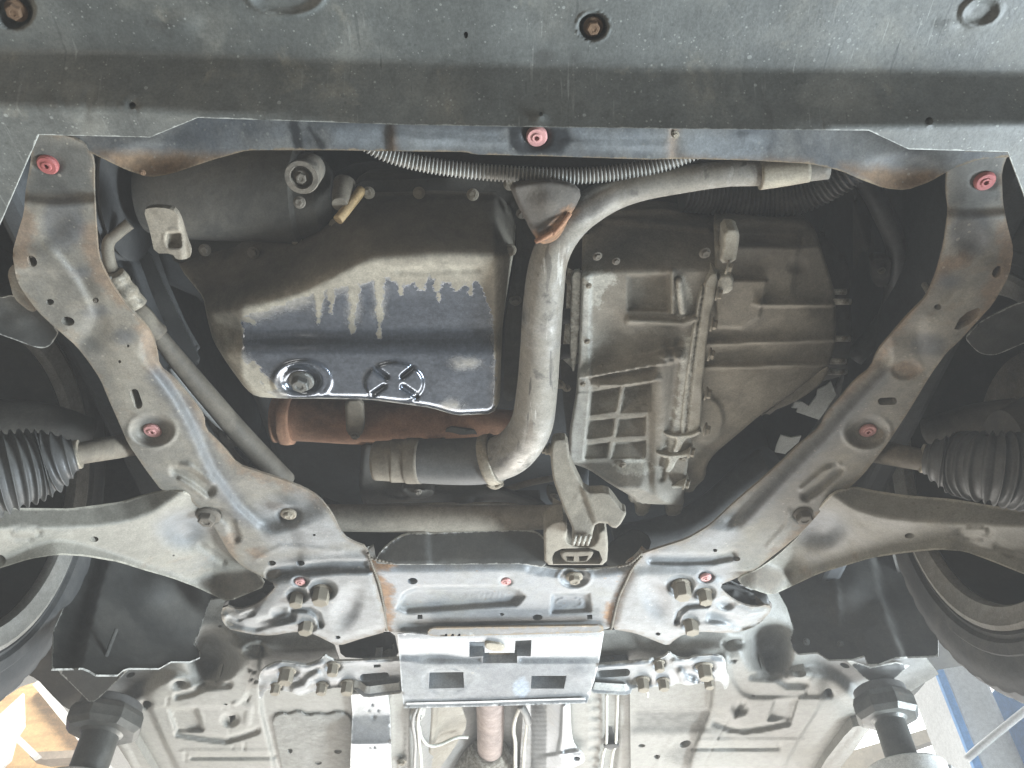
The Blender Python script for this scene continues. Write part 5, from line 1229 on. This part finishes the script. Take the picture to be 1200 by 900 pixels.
sh = panel('tunnel_shield', tun, [(614, 824), (668, 822), (670, 862), (674, 876), (684, 884), (686, 892), (676, 898), (668, 900), (664, 965), (606, 965), (610, 880)], lambda X, Y: np.interp(X, [606, 622, 640, 660, 690], [.86, .85, .80, .768, .765]), M['shield'],
           feats=[lambda X, Y: .0010 * np.sin((X + Y * .5) * 1.15) * np.sin((X - Y * .5) * 1.15) * (X < 642), ridge([(662, 828), (660, 862), (656, 882)], 5, .006), rough_(.002, 7, 3), step_([(646, 884), (670, 880)], 2, .006, 1), ring(676, 889, 7, 4.5, 2, .002)], holes=[ell(676, 889, 4, 2.6)], step=1.8, ch=1, rings=((0, .004), (5, .02)))
sh2 = panel('tunnel_shield', tun, [(500, 826), (540, 824), (548, 850), (530, 880), (512, 905), (500, 965), (462, 965), (466, 890), (488, 880)], lambda X, Y: np.interp(X, [462, 490, 520, 550], [.766, .785, .83, .86]), M['alu'], feats=[lambda X, Y: .0009 * np.sin((X + Y * .5) * 1.2) * np.sin((X - Y * .5) * 1.2) * (Y > 872), rough_(.002, 9, 6), ridge([(510, 826), (506, 880)], 5, .008), blob(471, 892, 9, 6, .006, .4)], step=2, ch=1, rings=((0, .004), (5, .02)))
bolt(tun, 471, 892, .762, 4, M['steel'], 'hex')
exh = tube('exhaust_pipe', car, [(572, 790, .86), (574, 820, .865), (575, 850, .868), (574, 880, .87)], [17, 16.5, 16, 15], M['exhaust_pale'], segs=26, label='pale rust coloured exhaust pipe running back along the tunnel')
tube('muffler', exh, [(572, 876, .872), (570, 888, .873), (568, 905, .874), (564, 965, .875)], [18, 32, 38, 40], M['alu_brown'], segs=28, n=6)
for pts, r, m_, lab in (([(490, 826, .76), (484, 845, .757), (487, 870, .757), (486, 900, .757), (486, 965, .757)], 2.4, 'cable_grey', 'grey cable on the left of the tunnel'), ([(494, 826, .758), (490, 842, .755), (491, 868, .755), (494, 900, .755), (495, 965, .755)], 2.0, 'cable', 'pale cable on the left of the tunnel'),
                        ([(491, 850, .757), (494, 864, .772), (502, 873, .79), (514, 873, .80), (530, 866, .815), (540, 863.5, .825), (548, 864, .83)], 1.9, 'cable', 'pale looped cable hanging below the tunnel'),
                        ([(610, 828, .83), (604, 842, .832), (602, 856, .832), (604, 872, .832), (604, 900, .832), (606, 965, .832)], 2.3, 'cable', 'pale cable on the right of the exhaust pipe, bent'), ([(612, 826, .83), (617, 840, .826), (617, 855, .826), (614, 885, .826), (612, 965, .826)], 2.0, 'cable', 'pale cable on the right of the exhaust pipe, straighter'), ([(610, 826, .825), (616, 836, .82), (619, 846, .82)], 4.5, 'cable_grey', 'short thick grey cable sleeve by the tunnel'),
                        ([(711, 810, .775), (711, 840, .775), (710.5, 872, .775), (706, 890, .775), (698, 965, .775)], 1.7, 'cable', 'pale brake line in the floor channel, left of the pair'), ([(724, 810, .775), (723, 840, .775), (721.5, 872, .775), (717, 890, .775), (708, 965, .775)], 1.7, 'cable', 'pale brake line in the floor channel, right of the pair')):
    tube('cable' if 'cable' in lab else 'brake_line', car, pts, r, M[m_], segs=8, n=5, label=lab)
panel('line_clip', tun, [(707, 872), (725, 871), (726, 877), (708, 878)], .771, M['black'], step=3, rnd=(1.5, .002))
panel('cable_clip', tun, [(482, 840), (494, 838), (495, 845), (483, 846)], .754, M['liner'], step=3, rnd=(1.5, .002))
for pts in ([(752, 738, .80), (735, 762, .80), (722, 778, .80)], [(770, 738, .80), (750, 760, .80), (733, 778, .80)]):
    tube('brake_line', car, pts, 2.0, M['cable'], segs=8, n=4, label='pale brake line slanting down to the right body brace')
panel('bracket', car, [(396, 752), (440, 742), (462, 742), (468, 770), (430, 772), (400, 770)], .80, M['black'], feats=[ridge([(450, 752), (462, 764), (450, 770)], 2, .006), ridge([(420, 765), (432, 770)], 3, .008), rough_(.006, 9, 2)], step=4, label='black bracket seen through the gap left of the heat shield')

# ---------------------------------------------------------------- heat shield plate under the tunnel mouth
hs_out = [(466, 743), (480, 742), (500, 744), (505, 742), (708, 740), (706, 752), (702, 776), (697, 796), (688, 824), (560, 828), (473, 830), (470, 800), (468, 768)]
hsd = panel('heat_shield', car, hs_out, lambda X, Y: .728 + 0 * X, M['shield'], feats=[step_([(468, 771), (500, 774), (560, 775), (703, 774)], 1.6, .005, 1), fold([(470, 821), (560, 820), (690, 817)], .0008, 1, soft=1), ring(523, 797, 25, 14, 3, -.001), rough_(.0011, 30, 2), rough_(.0004, 8, 3), blob(510, 768, 40, 10, -.003), blob(680, 790, 18, 14, .001), fold([(466, 748), (708, 746)], -.0004, -1, soft=2), fold([(468, 775), (703, 777)], .0005, 1, 44, soft=2)],
            holes=[[(503, 788), (543, 787.5), (544, 806), (502.5, 807)], [(623, 792), (664, 792), (661, 807), (622, 807)], [(550, 752), (568, 752), (568, 765), (603, 765), (604, 751), (623, 750), (622, 769), (606, 769), (606, 777), (566, 777), (566, 769), (550, 770)]],
            masks={'m1': [('ell', 611, 806, 9, 11)]}, step=3.2, ch=0, rings=((0, .0025), (4, .004)), hole_depth=.02, label='bright aluminium heat shield plate with two rectangular holes')
panel('clip', hsd, [(567, 754), (572, 752), (590, 755), (592, 762), (584, 764), (570, 761)], .722, M['beige'], step=3, rnd=(2, .003), rings=((0, .006), (2, .01)))
panel('tab', hsd, [(567, 777), (573, 763), (600, 763), (605, 777)], lambda X, Y: .748 - (Y - 763) * .0012, M['valance'], step=3)
panel('shield_flange', hsd, [(500, 742), (505, 736), (706, 733), (708, 741), (600, 744), (506, 746)], .7245, M['valance'], step=4, rings=((0, .003), (2, .004)))

# ---------------------------------------------------------------- engine bay above everything
def bay_box():
    x0, x1, y0, y1, z0, z1 = -.97, .97, .02, 1.37, CAMZ + .86, CAMZ + 1.32
    v = [(x0, y0, CAMZ + .70), (x1, y0, CAMZ + .70), (x1, y1, z0), (x0, y1, z0), (x0, y0, z1), (x1, y0, z1), (x1, y1, z1), (x0, y1, z1)]
    f = [(4, 5, 6, 7), (0, 1, 5, 4), (1, 2, 6, 5), (2, 3, 7, 6), (3, 0, 4, 7)]
    me = bpy.data.meshes.new('engine_bay')
    me.from_pydata(v, [], f)
    return link('engine_bay', me, car, mat=M['bay'], label='black inside of the engine bay')


bay_box()
for s in (-1, 1):
    boxmesh('inner_wing', car, (s * .60 - .02, .2, CAMZ + .84), (s * .60 + .02, 1.4, CAMZ + 1.3), M['bay'], .01)

# more casting detail on the gearbox
for (x, y, r) in ((700, 300, 4), (722, 306, 3.4), (826, 296, 5), (830, 332, 4), (815, 372, 3.6), (704, 430, 3), (800, 536, 4), (776, 560, 3.4), (742, 562, 3), (690, 335, 2.6), (688, 400, 2.6), (683, 450, 2.6), (730, 545, 3)):
    bolt(gbx, x, y, .798, r, M['steel'] if y > 320 else M['bolt_dark'], 'hex', axis=(.2, -.1, -1))
# ================================================================ the workshop
HAZE = .05
def wmat(name, base, rough, var=.15, vs=2.0, **k):
    return mk(name, base, var, vs, rough, **k)


M['concrete'] = wmat('workshop_concrete', (.34, .33, .31), .75, .2, 1.2, dust=((.20, .19, .175), .58, .12, 2, .6, .6), bump=.2, bs=40)
M['wall'] = wmat('wall_paint', (.62, .62, .60), .8, .06)
M['osb'] = mk('plywood', (.62, .40, .19), .22, 5, .6, layers=[((.46, .27, .11), .6, .05, 9, .6, .6)], bump=.15, aniso=(1, 1, 4))
M['timber'] = mk('timber', (.30, .25, .20), .2, 8, .7, bump=.2)
M['white'] = mk('white_paint', (.80, .80, .78), .05, 4, .5, bump=.05)
M['blue'] = mk('blue_paint', (.13, .30, .58), .1, 4, .45, bump=.1)
M['redp'] = mk('red_paint', (.62, .07, .05), .1, 4, .45, bump=.1)
M['pale_grey'] = mk('pale_grey_paint', (.52, .54, .54), .08, 4, .5, bump=.1)
M['daylight'] = emit('bright_window_glass', (.95, .98, 1.0), 1.6)


def sheet_box(name, lo, hi, mat, **k):
    return boxmesh(name, None, lo, hi, mat, **k)


fl = sheet_box('floor', (-9, -6, -.2), (9, 9, 0), M['concrete'], bev=0, kind='structure')
rw = sheet_box('wall', (-9, 7.0, 0), (9, 7.2, 5.2), M['wall'], bev=0, kind='structure')
rw['label'] = 'pale back wall of the workshop'


def Q(px, py, y):
    u, v = (px - 600) / FPX, (450 - py) / FPX
    t = y / (CP - v * SP)
    return Vector((u * t, y, CAMZ + t * (SP + v * CP)))


def board(name, poly, y, th, mat, label=None, cat=None, parent=None, kind=None):
    """a flat board standing upright at distance y with real thickness"""
    pts = [Q(a, b, y) for a, b in poly]
    n = len(pts)
    v = [tuple(p) for p in pts] + [(p.x, p.y + th, p.z) for p in pts]
    f = [tuple(range(n)), tuple(reversed(range(n, 2 * n)))] + [(i, (i + 1) % n, n + (i + 1) % n, n + i) for i in range(n)]
    me = bpy.data.meshes.new(name)
    me.from_pydata(v, [], f)
    bm = bmesh.new()
    bm.from_mesh(me)
    bmesh.ops.recalc_face_normals(bm, faces=bm.faces)
    bm.to_mesh(me)
    bm.free()
    o = link(name, me, parent, mat=mat, label=label, kind=kind)
    if cat:
        o['category'] = cat
    return o


# left: plywood lining between white battens
board('plywood_board', [(-60, 862), (24, 805), (40, 800), (112, 884), (150, 960), (-60, 960)], 4.6, .02, M['osb'], 'orange plywood lining sheet in the bright corner behind the left wheel', 'plywood')
board('batten', [(38, 802), (47, 796), (152, 925), (146, 935)], 4.52, .05, M['white'], 'white batten slanting across the plywood below the left wheel', 'batten')
board('shelf', [(34, 886), (44, 881), (110, 878), (112, 886), (50, 890)], 4.4, .10, M['timber'], 'dark wooden ledge at the foot of the plywood', 'ledge')
board('white_sheet', [(-60, 880), (-10, 846), (27, 812), (28, 850), (18, 866), (12, 890), (-60, 960)], 4.3, .02, M['white'], 'bright white panel beside the left lift post', 'panel')
board('batten', [(17, 868), (22, 861), (46, 884), (38, 888)], 4.25, .04, M['white'], 'short white batten above the dark wooden ledge', 'batten')
# right: bright window and sill beam
win = thing('window', 'large overexposed window behind the right lift pad', 'window', Q(1060, 840, 6.6))
board('pane', [(960, 960), (990, 850), (1040, 770), (1200, 770), (1200, 960)], 6.6, .03, M['daylight'], parent=win)
board('frame', [(1060, 826.6), (1200, 826.2), (1200, 827.8), (1060, 828.2)], 6.55, .04, M['pale_grey'], parent=win)
board('frame', [(1078, 786), (1081, 785), (1116, 809), (1114, 811)], 6.55, .04, M['pale_grey'], parent=win)
board('beam', [(940, 960), (998, 880), (1060, 862), (1126, 842), (1128, 856), (1064, 878), (1020, 900), (1000, 960)], 5.6, .10, M['beige'], 'beige beam sloping below the bright window', 'beam')
# lift posts
pr_ = thing('lift_post', 'pale grey lift post with a blue edge behind the right wheel', 'lift post', (1.56, 2.74, 0), 'posts of the vehicle lift')
boxmesh('column', pr_, (1.475, 2.64, 0), (1.62, 2.90, 3.3), M['pale_grey'], .012)
boxmesh('edge_strip', pr_, (1.445, 2.62, 0), (1.472, 2.64, 3.3), M['blue'], .003)
boxmesh('carriage', pr_, (1.66, 2.55, 2.0), (2.1, 2.8, 2.38), M['blue'], .01)
pl_ = thing('lift_post', 'lift post with blue paint and a red stripe at the left edge', 'lift post', (-1.95, 2.74, 0), 'posts of the vehicle lift')
boxmesh('column', pl_, (-2.20, 2.64, 0), (-1.925, 2.90, 3.3), M['blue'], .012)
boxmesh('stripe', pl_, (-1.923, 2.65, 0), (-1.90, 2.72, 3.3), M['redp'], .002)


def lift_arm(sgn, px, py, h, label, k=1.0):
    top = P(px, py, h)
    t = thing('lift_support', label, 'lift arm', top, 'arms of the vehicle lift')
    x, y, z = top
    # pad: chamfered plate with a rubber top
    lathe('pad', t, top, (0, 0, -1), [(-.012, .001), (-.012, .070 * k), (0, .076 * k), (.020, .076 * k), (.030, .066 * k), (.030, .001)], M['lift_dark'], 8, sharp=20)
    lathe('rubber_pad', t, top, (0, 0, 1), [(.0125, .06 * k), (.0125, .062 * k), (.03, .062 * k), (.034, .055 * k), (.034, .001)], M['rubber'], 24)
    lathe('riser', t, top, (0, 0, -1), [(.030, .042 * k), (.036, .036 * k), (.115, .036 * k), (.118, .035 * k), (.24, .035 * k)], M['lift_dark'], 36)
    lathe('collar', t, top, (0, 0, -1), [(.118, .038), (.120, .068), (.124, .073), (.152, .073), (.155, .068), (.155, .001)], M['lift_white'], 40)
    a = math.atan2(2.74 - y, sgn * 1.5 - x)
    d = Vector((math.cos(a), math.sin(a), 0))
    X = Matrix.Rotation(a, 4, 'Z')
    L = 1.0
    c = top + d * (.02 + L / 2) + Vector((0, 0, -.19))
    boxmesh('beam', t, c - Vector((L / 2, .055, .05)), c + Vector((L / 2, .055, .05)), M['lift_grey'], .006, M=X)
    for j in range(3):
        c = top + d * (.12 + .035 * j) + Vector((0, 0, -.150))
        boxmesh('rib', t, c - Vector((.010, .07, .06)), c + Vector((.010, .07, .06)), M['lift_white'], .008, M=X)
    c = top + d * .22 + Vector((0, 0, -.1325))
    boxmesh('cover', t, c - Vector((.06, .06, .006)), c + Vector((.06, .06, .006)), M['lift_grey'], .003, M=X)
    return t


lift_arm(-1, 125, 842, .72, 'left lift arm with its dark round pad under the left sill')
lift_arm(1, 1036, 826, .72, 'right lift arm with its dark round pad under the right sill', .82)
tube('bar', None, [(1132, 890, 1.0), (1160, 866, 1.04), (1215, 822, 1.10)], 4.5, M['pale_grey'], segs=12, label='grey bar slanting up beside the right lift post')
bpy.data.objects['bar']['category'] = 'bar'
board('cabinet', [(1150, 868), (1178, 862), (1260, 905), (1260, 960), (1150, 960)], 4.0, .3, M['white'], 'white cabinet at the lower right corner', 'cabinet')
board('cabinet_shelf', [(1180, 845), (1260, 880), (1260, 890), (1178, 853)], 4.4, .2, M['white'], 'white shelf above the cabinet at the lower right', 'shelf')
area('corner_fill_left', (-2.2, 2.9, 4.6), (-2.7, 4.6, 3.0), 1.0, .8, 130, (1.0, .96, .88))  # added, unseen: brightens the plywood corner
area('corner_fill_right', (2.6, 1.9, 4.6), (1.9, 3.6, 2.2), 1.0, .8, 90, (.92, .97, 1.0))  # unseen lamp aimed at the corner by the right lift post

# thin haze volume added to stand in for lens glare
hm = bpy.data.materials.new('glare_haze')
hm.use_nodes = True
hn = hm.node_tree
hn.nodes.remove(hn.nodes['Principled BSDF'])
pv = hn.nodes.new('ShaderNodeVolumePrincipled')
pv.inputs['Color'].default_value = (1, .985, .96, 1)
pv.inputs['Density'].default_value = HAZE
hn.links.new(pv.outputs[0], hn.nodes['Material Output'].inputs['Volume'])
hz = sheet_box('haze', (-9.6, -7, -1.2), (9.6, 9.6, 5.8), hm, bev=0, kind='stuff')
